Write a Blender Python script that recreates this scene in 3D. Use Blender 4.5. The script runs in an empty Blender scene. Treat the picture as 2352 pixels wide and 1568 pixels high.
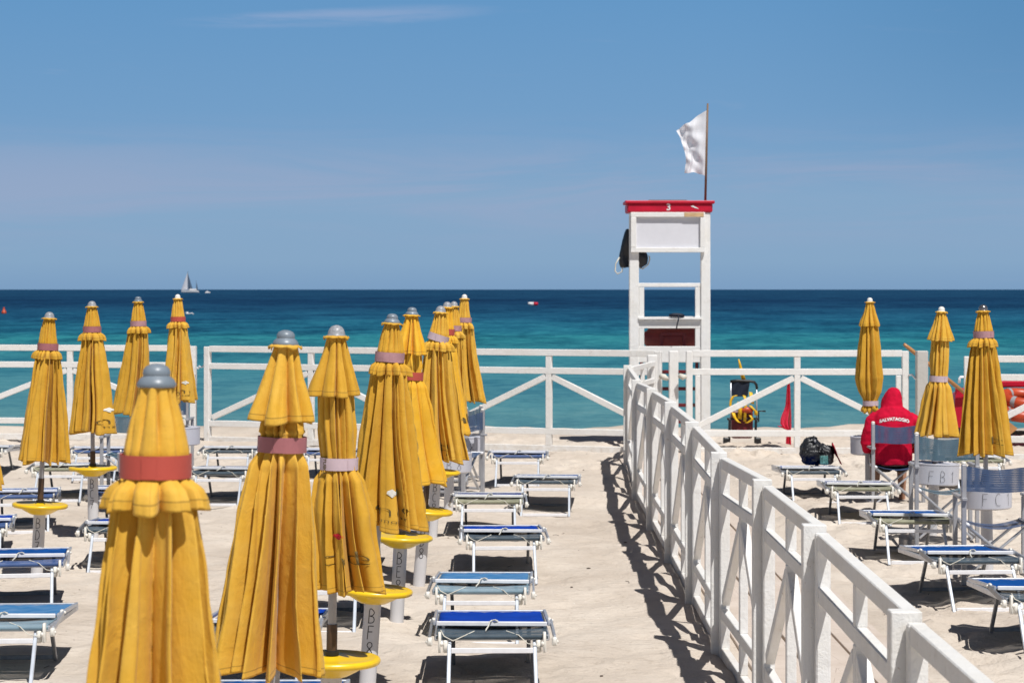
import bpy, bmesh, math, random
import numpy as np
from mathutils import Vector, Matrix
R = math.radians
rnd = random.Random(7)
sc = bpy.context.scene
COL = sc.collection

# ------------------------------------------------------------------ units
# the ground plan was surveyed from the photograph: eye height 2.3 m, level view along +Y
FP = 5227.0
def X_(px, y): return (px - 1176.0) * y / FP
def Zh(py, y): return 2.3 - (py - 664.0) * y / FP

# ------------------------------------------------------------------ object helpers
def tag(o, label=None, cat=None, group=None, kind=None):
    if label: o['label'] = label
    if cat: o['category'] = cat
    if group: o['group'] = group
    if kind: o['kind'] = kind
    return o
def empty(name, loc=(0, 0, 0), rz=0.0, label=None, cat=None, group=None):
    o = bpy.data.objects.new(name, None)
    o.empty_display_size = .1
    COL.objects.link(o); o.location = loc; o.rotation_euler = (0, 0, rz)
    return tag(o, label, cat, group)
def mesh_obj(name, verts, faces, mat, parent=None, smooth=False, uv=None):
    me = bpy.data.meshes.new(name)
    me.from_pydata([tuple(v) for v in verts], [], [tuple(f) for f in faces])
    if uv is not None:
        l = me.uv_layers.new(name='UVMap')
        vi = np.zeros(len(me.loops), dtype=np.int32); me.loops.foreach_get('vertex_index', vi)
        l.data.foreach_set('uv', np.asarray(uv, dtype=np.float32)[vi].ravel())
    me.materials.append(mat)
    if smooth:
        me.polygons.foreach_set('use_smooth', [True] * len(me.polygons))
    me.update()
    o = bpy.data.objects.new(name, me); COL.objects.link(o)
    o.material_slots[0].link = 'OBJECT'; o.material_slots[0].material = mat
    if parent: o.parent = parent
    return o
def copy_tree(o, parent=None):
    c = o.copy(); COL.objects.link(c); c.parent = parent
    for ch in list(o.children): copy_tree(ch, c)
    return c

class MB:
    """collects shapes into one mesh"""
    def __init__(s): s.v = []; s.f = []; s.sm = False
    def add(s, vs, fs):
        n = len(s.v); s.v += [Vector(v) for v in vs]; s.f += [[i + n for i in f] for f in fs]; return s
    def box(s, x0, x1, y0, y1, z0, z1, ch=0.004):
        c = ((x0 + x1) / 2, (y0 + y1) / 2)
        return s.bar((c[0], c[1], z0), (c[0], c[1], z1), x1 - x0, y1 - y0, up=(0, 1, 0), ch=ch)
    def bar(s, p0, p1, w, h, up=(0, 0, 1), ch=0.004):
        """rectangular bar, chamfered; w across, h along 'up'"""
        p0 = Vector(p0); p1 = Vector(p1); d = (p1 - p0)
        L = d.length; d.normalize(); u = Vector(up); sd = d.cross(u)
        if sd.length < 1e-6: sd = d.cross(Vector((1, 0, 0)))
        sd.normalize(); u = sd.cross(d).normalized()
        a, b = w / 2, h / 2; ch = min(ch, a * .45, b * .45, L * .4)
        def ring(ins, at):
            A, B = a - ins, b - ins; c = ch
            pts = [(-A + c, -B), (A - c, -B), (A, -B + c), (A, B - c), (A - c, B), (-A + c, B), (-A, B - c), (-A, -B + c)]
            return [p0 + d * at + sd * x + u * y for x, y in pts]
        rings = [ring(ch * .7, 0), ring(0, ch), ring(0, L - ch), ring(ch * .7, L)]
        vs = [q for r in rings for q in r]; fs = []
        for k in range(3):
            for i in range(8):
                j = (i + 1) % 8
                fs.append([k * 8 + i, k * 8 + j, (k + 1) * 8 + j, (k + 1) * 8 + i])
        fs.append(list(range(7, -1, -1))); fs.append([24 + i for i in range(8)])
        return s.add(vs, fs)
    def tube(s, pts, r, n=8, cap=True):
        pts = [Vector(p) for p in pts]; m = len(pts)
        rr = r if isinstance(r, (list, tuple)) else [r] * m
        t0 = (pts[1] - pts[0]).normalized()
        nrm = t0.orthogonal().normalized(); vs = []
        for i, p in enumerate(pts):
            t = (pts[min(i + 1, m - 1)] - pts[max(i - 1, 0)]).normalized()
            nrm = (nrm - t * nrm.dot(t))
            if nrm.length < 1e-6: nrm = t.orthogonal()
            nrm.normalize(); b = t.cross(nrm)
            for k in range(n):
                a = 2 * math.pi * k / n
                vs.append(p + (nrm * math.cos(a) + b * math.sin(a)) * rr[i])
        fs = []
        for i in range(m - 1):
            for k in range(n):
                k2 = (k + 1) % n
                fs.append([i * n + k, i * n + k2, (i + 1) * n + k2, (i + 1) * n + k])
        if cap:
            fs.append(list(range(n - 1, -1, -1))); fs.append([(m - 1) * n + k for k in range(n)])
        return s.add(vs, fs)
    def lathe(s, prof, n=32, c=(0, 0, 0), M=None, cap=True):
        vs = []; c = Vector(c)
        for (r, z) in prof:
            for k in range(n):
                a = 2 * math.pi * k / n
                p = Vector((r * math.cos(a), r * math.sin(a), z))
                if M is not None: p = M @ p
                vs.append(p + c)
        fs = []
        for i in range(len(prof) - 1):
            for k in range(n):
                k2 = (k + 1) % n
                fs.append([i * n + k, i * n + k2, (i + 1) * n + k2, (i + 1) * n + k])
        if cap:
            fs.append(list(range(n - 1, -1, -1))); fs.append([(len(prof) - 1) * n + k for k in range(n)])
        return s.add(vs, fs)
    def ball(s, c, r, n=12, m=8):
        r = r if isinstance(r, (list, tuple)) else (r, r, r)
        prof = [(math.sin(math.pi * i / m), -math.cos(math.pi * i / m)) for i in range(m + 1)]
        prof[0] = (.001, -1); prof[-1] = (.001, 1)
        return s.lathe(prof, n, c, Matrix.Diagonal(Vector(r)))
    def grid(s, P):
        """P[i][j] -> points"""
        m = len(P); n = len(P[0])
        vs = [p for row in P for p in row]
        fs = [[i * n + j, i * n + j + 1, (i + 1) * n + j + 1, (i + 1) * n + j] for i in range(m - 1) for j in range(n - 1)]
        return s.add(vs, fs)
    def build(s, name, mat, parent=None, smooth=False, angle=None):
        o = mesh_obj(name, s.v, s.f, mat, parent, smooth)
        if angle is not None:
            o.data.polygons.foreach_set('use_smooth', [True] * len(o.data.polygons))
            bm = bmesh.new(); bm.from_mesh(o.data)
            for e in bm.edges:
                if len(e.link_faces) == 2 and e.calc_face_angle(0) > angle: e.smooth = False
            bm.to_mesh(o.data); bm.free()
        return o

# ------------------------------------------------------------------ materials
class NT:
    def __init__(s, mat=None, world=None):
        t = (mat or world); t.use_nodes = True; s.nt = t.node_tree; s.nt.nodes.clear()
    def n(s, typ, **kw):
        nd = s.nt.nodes.new(typ)
        for k, v in kw.items():
            if k.startswith('i_'):
                nd.inputs[k[2:].replace('_', ' ')].default_value = v
            else: setattr(nd, k, v)
        return nd
    def l(s, a, b): s.nt.links.new(a, b)
    def val(s, sock, v):
        if hasattr(v, 'is_linked') or isinstance(v, bpy.types.NodeSocket): s.l(v, sock)
        else: sock.default_value = v
    def math(s, op, a, b=0.0, c=0.0, clamp=False):
        nd = s.nt.nodes.new('ShaderNodeMath'); nd.operation = op; nd.use_clamp = clamp
        s.val(nd.inputs[0], a); s.val(nd.inputs[1], b); s.val(nd.inputs[2], c)
        return nd.outputs[0]
    def smooth(s, v, a, b):
        nd = s.nt.nodes.new('ShaderNodeMapRange'); nd.interpolation_type = 'SMOOTHSTEP'
        s.val(nd.inputs[0], v); nd.inputs[1].default_value = a; nd.inputs[2].default_value = b
        return nd.outputs[0]
    def lin(s, v, a, b, c=0., d=1.):
        nd = s.nt.nodes.new('ShaderNodeMapRange')
        s.val(nd.inputs[0], v)
        for i, q in enumerate((a, b, c, d)): nd.inputs[i + 1].default_value = q
        return nd.outputs[0]
    def mix(s, f, a, b, mode='MIX'):
        nd = s.nt.nodes.new('ShaderNodeMix'); nd.data_type = 'RGBA'; nd.blend_type = mode
        s.val(nd.inputs[0], f)
        for k, v in ((6, a), (7, b)):
            if isinstance(v, bpy.types.NodeSocket): s.l(v, nd.inputs[k])
            else: nd.inputs[k].default_value = (v[0], v[1], v[2], 1)
        return nd.outputs[2]
    def noise(s, vec, scale, detail=4, rough=.55, dist=0.):
        nd = s.nt.nodes.new('ShaderNodeTexNoise')
        if vec is not None: s.l(vec, nd.inputs['Vector'])
        nd.inputs['Scale'].default_value = scale; nd.inputs['Detail'].default_value = detail
        nd.inputs['Roughness'].default_value = rough; nd.inputs['Distortion'].default_value = dist
        return nd.outputs['Fac']
    def mapping(s, vec, scale=(1, 1, 1), loc=(0, 0, 0), rot=(0, 0, 0)):
        nd = s.nt.nodes.new('ShaderNodeMapping'); s.l(vec, nd.inputs[0])
        nd.inputs['Scale'].default_value = scale; nd.inputs['Location'].default_value = loc; nd.inputs['Rotation'].default_value = rot
        return nd.outputs[0]
    def ramp(s, f, stops, interp='LINEAR'):
        nd = s.nt.nodes.new('ShaderNodeValToRGB'); s.l(f, nd.inputs[0]); cr = nd.color_ramp; cr.interpolation = interp
        while len(cr.elements) < len(stops): cr.elements.new(.5)
        for e, (p, c) in zip(cr.elements, stops): e.position = p; e.color = (c[0], c[1], c[2], 1)
        return nd.outputs[0]
    def bump(s, h, strength=.3, dist=.01, normal=None):
        nd = s.nt.nodes.new('ShaderNodeBump'); s.l(h, nd.inputs['Height'])
        nd.inputs['Strength'].default_value = strength; nd.inputs['Distance'].default_value = dist
        if normal is not None: s.l(normal, nd.inputs['Normal'])
        return nd.outputs[0]
    def pbsdf(s, color, rough=.5, spec=.5, normal=None, metal=0., sheen=0.):
        nd = s.nt.nodes.new('ShaderNodeBsdfPrincipled')
        if isinstance(color, bpy.types.NodeSocket): s.l(color, nd.inputs['Base Color'])
        else: nd.inputs['Base Color'].default_value = (color[0], color[1], color[2], 1)
        s.val(nd.inputs['Roughness'], rough); nd.inputs['Specular IOR Level'].default_value = spec
        nd.inputs['Metallic'].default_value = metal
        if normal is not None: s.l(normal, nd.inputs['Normal'])
        return nd
    def out(s, shader, kind='ShaderNodeOutputMaterial'):
        o = s.nt.nodes.new(kind); s.l(shader, o.inputs['Surface'])
def newmat(name):
    m = bpy.data.materials.new(name); return m, NT(m)
def coords(t, k='Object'):
    return t.n('ShaderNodeTexCoord').outputs[k]
def geopos(t): return t.n('ShaderNodeNewGeometry').outputs['Position']

def simple(name, col, rough=.5, spec=.5, metal=0., var=.12, scale=8, bump=.1, bscale=60, dark=None):
    m, t = newmat(name); c = coords(t)
    n1 = t.noise(c, scale, 5)
    col2 = dark or [x * (1 - 2.2 * var) for x in col]
    cc = t.mix(t.lin(n1, .3, .7), col2, col)
    nb = t.noise(c, bscale, 3)
    p = t.pbsdf(cc, rough, spec, t.bump(nb, bump, .004), metal)
    t.out(p.outputs[0]); return m

def painted_wood(name, base=(.76, .75, .73), chips=.5):
    m, t = newmat(name); c = coords(t, 'Object'); g = geopos(t)
    n1 = t.noise(g, 3.0, 5, .6); n2 = t.noise(g, 38, 6, .7); n3 = t.noise(g, 11, 5, .65, .4)
    grime = t.mix(t.lin(n1, .35, .75), base, [base[0] * .93, base[1] * .915, base[2] * .88])
    grime = t.mix(t.math('MULTIPLY', t.smooth(n3, .58, .74), .35), grime, (.55, .50, .43))
    z = t.n('ShaderNodeSeparateXYZ'); t.l(g, z.inputs[0])
    low = t.math('MULTIPLY', t.lin(z.outputs[2], .25, 0., 0., 1.), t.lin(n3, .35, .65))
    grime = t.mix(t.math('MULTIPLY', low, .55), grime, (.50, .42, .34))
    ch = t.math('MULTIPLY', t.smooth(n2, .615, .65), t.smooth(n3, .52, .60))
    col = t.mix(t.math('MULTIPLY', ch, chips), grime, (.27, .20, .14))
    b = t.bump(t.noise(g, 90, 3), .35, .005); b = t.bump(t.noise(t.mapping(g, (1, 1, .25)), 45, 4), .5, .005, b); b = t.bump(n3, .5, .014, b); b = t.bump(ch, -.4, .004, b)
    p = t.pbsdf(col, t.lin(n3, .3, .7, .42, .7), .35, b)
    t.out(p.outputs[0]); return m

def make_cloth(name, base, dark, pale):
    """faded canvas: u runs round the parasol, v metres up from the hem"""
    m, t = newmat(name)
    uv = t.n('ShaderNodeUVMap'); uv.uv_map = 'UVMap'
    s = t.n('ShaderNodeSeparateXYZ'); t.l(uv.outputs[0], s.inputs[0]); v = s.outputs[1]
    g = coords(t, 'Object')
    n1 = t.noise(g, 7, 5, .6); n2 = t.noise(g, 28, 4, .6); n3 = t.noise(t.mapping(g, (1, 1, .12)), 22, 4)
    col = t.mix(t.lin(n1, .3, .7), base, pale)
    col = t.mix(t.math('MULTIPLY', t.lin(n3, .45, .75), .22), col, dark)
    col = t.mix(t.math('MULTIPLY', t.smooth(n2, .62, .75), .12), col, (.35, .2, .05))
    st = t.math('MULTIPLY', t.smooth(v, .022, .0235), t.smooth(v, .0275, .026))
    st2 = t.smooth(v, .004, .0)
    fr_ = t.math('ABSOLUTE', t.math('SUBTRACT', t.math('FRACT', t.math('MULTIPLY', s.outputs[0], 8.)), .5))
    seam = t.smooth(fr_, .493, .498); sd = t.smooth(fr_, .47, .5)
    col = t.mix(t.math('MULTIPLY', seam, .55), col, (.30, .17, .03)); col = t.mix(t.math('MULTIPLY', t.math('MULTIPLY', sd, n1), .35), col, dark)
    spot = t.smooth(t.noise(g, 46, 2), .70, .76); col = t.mix(t.math('MULTIPLY', spot, .15), col, (.28, .17, .06))
    col = t.mix(t.math('MULTIPLY', st, .6), col, (.22, .12, .02))
    col = t.mix(t.math('MULTIPLY', st2, .5), col, (.5, .28, .03))
    w = t.n('ShaderNodeTexWave', wave_type='BANDS', bands_direction='Z'); t.l(g, w.inputs[0]); w.inputs['Scale'].default_value = 160
    n4 = t.noise(t.mapping(g, (1, 1, .45), (0, 0, 0), (.5, .3, 0)), 16, 5, .6, .8); b = t.bump(n4, .34, .016); b = t.bump(n3, .22, .010, b); b = t.bump(n2, .35, .006, b); b = t.bump(w.outputs['Fac'], .08, .001, b)
    b = t.bump(st, -.6, .003, b); b = t.bump(seam, -.7, .003, b)
    p = t.pbsdf(col, .72, .25, b); p.inputs['Sheen Weight'].default_value = .08
    tr = t.n('ShaderNodeBsdfTranslucent'); t.l(t.mix(.35, col, (.85, .40, .02)), tr.inputs[0]); t.l(b, tr.inputs['Normal'])
    mx = t.n('ShaderNodeMixShader'); mx.inputs[0].default_value = .07
    t.l(p.outputs[0], mx.inputs[1]); t.l(tr.outputs[0], mx.inputs[2])
    t.out(mx.outputs[0]); return m

def mesh_cloth(name, a, b_, hole=.25, scale=150, contrast=1.):
    """woven plastic mesh: real see-through gaps between the threads"""
    m, t = newmat(name); c = coords(t)
    w1 = t.n('ShaderNodeTexWave', wave_type='BANDS', bands_direction='X'); t.l(c, w1.inputs[0]); w1.inputs['Scale'].default_value = scale / 3.
    w2 = t.n('ShaderNodeTexWave', wave_type='BANDS', bands_direction='Y'); t.l(c, w2.inputs[0]); w2.inputs['Scale'].default_value = scale / 6.
    w3 = t.n('ShaderNodeTexWave', wave_type='BANDS', bands_direction='Z'); t.l(c, w3.inputs[0]); w3.inputs['Scale'].default_value = scale / 6.
    ww = t.math('MULTIPLY', w1.outputs['Fac'], t.math('MULTIPLY', t.math('ADD', w2.outputs['Fac'], w3.outputs['Fac']), .7))
    n = t.noise(c, 6, 4)
    col = t.mix(t.lin(w1.outputs['Fac'], .25, .8), a, b_)
    col = t.mix(t.math('MULTIPLY', t.lin(n, .4, .7), .3), col, [min(1, x * 1.5 + .03) for x in b_])
    p = t.pbsdf(col, .55, .4, t.bump(ww, .4, .002))
    tr = t.n('ShaderNodeBsdfTransparent')
    mx = t.n('ShaderNodeMixShader')
    t.l(t.math('MULTIPLY', t.smooth(ww, .25, .9), hole * 2.2, clamp=True), mx.inputs[0])
    t.l(p.outputs[0], mx.inputs[1]); t.l(tr.outputs[0], mx.inputs[2]); t.out(mx.outputs[0]); return m

M = {}
M['wood'] = painted_wood('white_painted_wood')
M['wood_bright'] = painted_wood('tower_white_paint', (.78, .775, .76), .25)
M['wood_grey'] = painted_wood('weathered_post_paint', (.52, .50, .47), 1.)
M['panel'] = simple('tower_panel_paint', (.66, .66, .70), .5, .3, var=.03)
M['bare'] = simple('bare_timber', (.62, .42, .22), .7)
M['red'] = simple('glossy_red_paint', (.55, .008, .035), .42, .3, var=.1)
M['darkred'] = simple('dark_red_paint', (.16, .01, .015), .45)
M['maroon'] = simple('maroon_plastic', (.20, .018, .02), .5)
M['cloth'] = make_cloth('yellow_canvas', (.70, .385, .032), (.55, .265, .014), (.75, .455, .075))
M['cloth2'] = make_cloth('bright_yellow_canvas', (.80, .42, .018), (.62, .29, .012), (.82, .47, .05))
M['cloth3'] = make_cloth('ochre_canvas', (.61, .325, .022), (.48, .225, .011), (.69, .395, .050))
M['strap_red'] = simple('coral_strap', (.52, .085, .06), .5, .4, var=.08, scale=4)
M['strap_pink'] = simple('dusty_pink_strap', (.42, .15, .16), .6, var=.12, scale=12)
M['strap_pale'] = simple('faded_pink_strap', (.60, .46, .50), .6, var=.08, scale=12)
M['strap_rose'] = simple('faded_rose_strap', (.48, .26, .28), .6, var=.12, scale=14)
M['cap_grey'] = simple('grey_plastic_cap', (.20, .24, .28), .38, .5, var=.1, scale=15)
M['cap_speck'] = simple('weathered_grey_cap', (.36, .37, .39), .42, var=.22, scale=90)
M['cap_white'] = simple('white_plastic_cap', (.8, .78, .72), .35, var=.05)
M['cap_metal'] = simple('brushed_metal_cap', (.30, .29, .29), .25, .5, .8, var=.1)
M['pole_grey'] = simple('grey_pole', (.42, .41, .42), .4, .5, .2, var=.12, scale=10)
M['pole_dark'] = simple('rusty_dark_sleeve', (.035, .024, .02), .5, var=.3, scale=30, dark=(.09, .045, .02))
M['pvc'] = simple('white_pvc_tube', (.62, .61, .62), .4, .45, var=.06, scale=5)
M['disc'] = simple('yellow_plastic_table', (.86, .56, .012), .3, .5, var=.06, scale=10, bump=.05, dark=(.74, .46, .02))
M['drum'] = simple('white_drum_plastic', (.56, .56, .61), .38, .5, var=.05, scale=4)
M['ink'] = simple('black_marker', (.012, .012, .014), .7)
M['ink_logo'] = simple('faded_print_ink', (.13, .085, .02), .8)
M['alu'] = simple('aluminium', (.60, .62, .66), .36, .5, .55, var=.1, scale=20)
M['alu_white'] = simple('white_coated_aluminium', (.80, .80, .82), .3, .5, .0, var=.05, scale=20)
M['alu_leg'] = simple('anodised_leg', (.50, .54, .60), .4, .4, .1, var=.08, scale=20)
M['alu_dark'] = simple('dark_or_shaded_aluminium', (.30, .31, .33), .45, .5, .4, var=.15, scale=20)
M['plastic'] = simple('aged_white_plastic', (.80, .77, .70), .4, .5, var=.08, scale=30)
M['rope'] = simple('white_cord', (.72, .69, .60), .8)
M['mesh_dark'] = mesh_cloth('dark_blue_grey_mesh', (.016, .026, .038), (.075, .115, .15), .16)
M['mesh_pale'] = mesh_cloth('pale_blue_mesh', (.10, .18, .24), (.26, .36, .42), .14)
M['mesh_blue'] = mesh_cloth('blue_mesh', (.02, .05, .17), (.06, .12, .28), .14)
M['mesh_olive'] = mesh_cloth('faded_olive_mesh', (.15, .155, .10), (.32, .32, .22), .12)
M['mesh_chair'] = mesh_cloth('blue_chair_mesh', (.022, .045, .105), (.055, .095, .19), .17, 110)
M['mesh_chair_grey'] = mesh_cloth('grey_blue_chair_mesh', (.03, .07, .10), (.09, .16, .21), .16, 110)
M['mesh_chair_navy'] = mesh_cloth('navy_chair_mesh', (.02, .04, .09), (.07, .12, .22), .22, 110)
M['shade_blue'] = simple('royal_blue_canvas', (.008, .052, .37), .95, .04, var=.12, scale=5, bump=.25, bscale=40)
M['shade_mid'] = simple('mid_blue_canvas', (.009, .080, .31), .95, .04, var=.15, scale=5, bump=.25, bscale=40)
M['shade_navy'] = simple('navy_canvas', (.007, .030, .19), .95, .04, var=.15, scale=5, bump=.25, bscale=40)
M['shade_faded'] = simple('sun_faded_blue_canvas', (.10, .22, .40), .95, .04, scale=7, bump=.25, bscale=40, dark=(.03, .15, .34))
M['black_cloth'] = simple('black_nylon', (.014, .015, .018), .45, .5, bump=1., bscale=14)
M['navy_cloth'] = simple('navy_nylon', (.012, .018, .035), .6, .3, bump=.4, bscale=25)
M['red_cloth'] = simple('red_fleece', (.56, .004, .035), .88, .15, var=.12, scale=14, bump=.35, bscale=70)
M['skin'] = simple('tanned_skin', (.42, .22, .14), .55, .4)
M['shorts'] = simple('dark_shorts', (.03, .028, .03), .85, .2)
M['white_print'] = simple('white_print', (.82, .80, .80), .7)
def thin_cloth(name, col, tcol, k):
    m, t = newmat(name); c = coords(t); b = t.bump(t.noise(c, 12, 4), .3, .01)
    p = t.pbsdf(col, .7, .2, b); tr = t.n('ShaderNodeBsdfTranslucent'); tr.inputs[0].default_value = (*tcol, 1)
    mx = t.n('ShaderNodeMixShader'); mx.inputs[0].default_value = k; t.l(p.outputs[0], mx.inputs[1]); t.l(tr.outputs[0], mx.inputs[2]); t.out(mx.outputs[0]); return m
M['flag_white'] = thin_cloth('white_flag_nylon', (.88, .87, .90), (.9, .88, .92), .35)
M['flag_red'] = thin_cloth('red_flag_nylon', (.90, .05, .12), (1., .16, .22), .45)
M['wood_pole'] = simple('brown_flag_pole', (.20, .12, .07), .6)
M['oar'] = simple('varnished_oar', (.52, .25, .09), .4)
M['orange'] = simple('orange_lifebuoy', (.52, .065, .018), .4, var=.12)
M['silver'] = simple('reflective_tape', (.38, .38, .39), .3)
M['yellow_gear'] = simple('yellow_rescue_strap', (.80, .47, .01), .5)
M['black_plastic'] = simple('black_plastic', (.012, .012, .013), .45)
M['teal'] = simple('teal_print', (.12, .36, .34), .5, var=.4, scale=50)
M['sail'] = simple('sail_cloth', (.62, .62, .66), .7)
M['sail_dark'] = simple('dark_sail_cloth', (.06, .10, .16), .7)
M['hull_white'] = simple('white_hull', (.75, .73, .72), .4)
M['stone'] = simple('beach_pebble', (.16, .12, .09), .8, var=.3)
# flag print of white leaf
M['leaf_green'] = simple('green_print', (.03, .10, .05), .8)
M['leaf_white'] = simple('white_leaf_print', (.78, .76, .68), .8)

# ---- sand
def sand_mat():
    m, t = newmat('dry_beach_sand'); g = geopos(t)
    s = t.n('ShaderNodeSeparateXYZ'); t.l(g, s.inputs[0])
    n0 = t.noise(g, .35, 4); n1 = t.noise(g, 2.2, 6, .6); n2 = t.noise(g, 14, 6, .65); n3 = t.noise(g, 110, 4, .75)
    col = t.mix(t.lin(n1, .3, .7), (.575, .500, .422), (.670, .597, .515))
    col = t.mix(t.math('MULTIPLY', t.lin(n0, .4, .65), .4), col, (.37, .295, .23))
    col = t.mix(t.math('MULTIPLY', t.smooth(n2, .54, .72), .38), col, (.34, .27, .20))
    gr = t.smooth(n3, .62, .72); col = t.mix(t.math('MULTIPLY', gr, .42), col, (.24, .19, .14))
    vo = t.n('ShaderNodeTexVoronoi', feature='F1'); t.l(g, vo.inputs['Vector']); vo.inputs['Scale'].default_value = 13
    sp = t.smooth(vo.outputs['Distance'], .10, .05)
    selm = t.n('ShaderNodeSeparateColor'); t.l(vo.outputs['Color'], selm.inputs[0])
    col = t.mix(t.math('MULTIPLY', sp, t.smooth(selm.outputs[0], .86, .9)), col, (.70, .66, .60))
    col = t.mix(t.math('MULTIPLY', sp, t.smooth(selm.outputs[1], .84, .87)), col, (.13, .085, .05))
    # damp towards the water
    wet = t.smooth(s.outputs[1], 36.2, 38.6)
    col = t.mix(t.math('MULTIPLY', wet, .6), col, (.23, .18, .13))
    b = t.bump(n1, .5, .08); b = t.bump(n2, .6, .035, b); b = t.bump(t.noise(t.mapping(g, (1, 3, 1)), 6, 4, .6), .45, .03, b); b = t.bump(n3, .5, .008, b)
    p = t.pbsdf(col, .93, .15, b); t.out(p.outputs[0]); return m
M['sand'] = sand_mat()

def slab_mat():
    m, t = newmat('sandy_walkway_boards'); g = geopos(t)
    n1 = t.noise(g, 2.5, 5); n2 = t.noise(g, 18, 6, .7)
    col = t.mix(t.lin(n1, .3, .7), (.50, .42, .355), (.59, .51, .445))
    col = t.mix(t.math('MULTIPLY', t.smooth(n2, .55, .7), .35), col, (.33, .24, .18))
    vn = t.n('ShaderNodeTexVoronoi', feature='DISTANCE_TO_EDGE'); t.l(t.mapping(g, (5, .8, 1)), vn.inputs['Vector']); vn.inputs['Scale'].default_value = 1.6
    crack = t.math('MULTIPLY', t.smooth(vn.outputs['Distance'], .012, .003), t.smooth(n1, .5, .6))
    col = t.mix(t.math('MULTIPLY', crack, .5), col, (.16, .09, .06))
    p = t.pbsdf(col, .85, .2, t.bump(n2, .4, .01)); t.out(p.outputs[0]); return m
M['slab'] = slab_mat()

def sea_mat():
    m, t = newmat('sea_water'); g = geopos(t)
    s = t.n('ShaderNodeSeparateXYZ'); t.l(g, s.inputs[0])
    wob = t.noise(t.mapping(g, (.02, .05, 1)), 1., 3)
    yy = t.math('MULTIPLY', s.outputs[1], t.lin(wob, .3, .7, .93, 1.07))
    d = t.math('DIVIDE', t.math('LOGARITHM', t.math('DIVIDE', yy, 30.), math.e), 3.5066)
    col = t.ramp(d, [(0.05, (.100, .228, .245)), (.13, (.070, .208, .242)), (.21, (.046, .180, .225)), (.30, (.028, .165, .205)),
                     (.36, (.018, .155, .190)), (.43, (.011, .108, .165)), (.53, (.008, .070, .132)), (.66, (.0055, .042, .094)),
                     (.78, (.0035, .029, .074)), (.97, (.006, .040, .090))])
    # wave facets, swell lines parallel to the shore, coarse patches far out
    a1 = t.noise(t.mapping(g, (1.3, .75, 1)), 1.0, 8, .70, .4)
    a2 = t.noise(t.mapping(g, (.22, .10, 1)), 1.0, 7, .66, .5)
    a3 = t.noise(t.mapping(g, (.035, .011, 1)), 1.0, 6, .66, .3)
    near = t.smooth(s.outputs[1], 120, 50)
    dark = t.math('ADD', t.math('MULTIPLY', t.smooth(a1, .34, .68), .42), t.math('ADD', t.math('MULTIPLY', t.smooth(a2, .38, .62), .36), t.math('MULTIPLY', t.smooth(a3, .38, .60), .30)))
    rough_ = t.ramp(dark, [(.12, (.28, .40, .52)), (.5, (.88, .94, .98)), (1.0, (2.2, 1.72, 1.48))])
    soft_ = t.ramp(dark, [(.12, (.58, .74, .84)), (.5, (.98, 1., 1.)), (1.0, (1.50, 1.20, 1.12))])
    col = t.mix(1., col, t.mix(near, rough_, soft_), 'MULTIPLY')
    foam = t.math('MULTIPLY', t.smooth(t.noise(t.mapping(g, (.5, 1.6, 1), (13, 5, 0)), 1.2, 7, .72), .69, .76), t.smooth(s.outputs[1], 400, 60))
    col = t.mix(t.math('MULTIPLY', foam, .8), col, (.62, .68, .68))
    edge = t.math('MULTIPLY', t.smooth(s.outputs[1], 39.6, 38.8), t.lin(a1, .3, .7))
    col = t.mix(edge, col, (.6, .64, .62))
    b = t.bump(a1, .5, .25); b = t.bump(a2, .4, .5, b)
    df = t.n('ShaderNodeBsdfDiffuse'); t.l(col, df.inputs[0]); t.l(b, df.inputs['Normal'])
    gl = t.n('ShaderNodeBsdfGlossy'); gl.inputs['Roughness'].default_value = .28; t.l(b, gl.inputs['Normal']); gl.inputs[0].default_value = (.7, .85, 1, 1)
    mx = t.n('ShaderNodeMixShader'); t.l(t.lin(a1, .35, .65, .02, .09), mx.inputs[0])
    t.l(df.outputs[0], mx.inputs[1]); t.l(gl.outputs[0], mx.inputs[2]); t.out(mx.outputs[0]); return m
M['sea'] = sea_mat()

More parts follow.
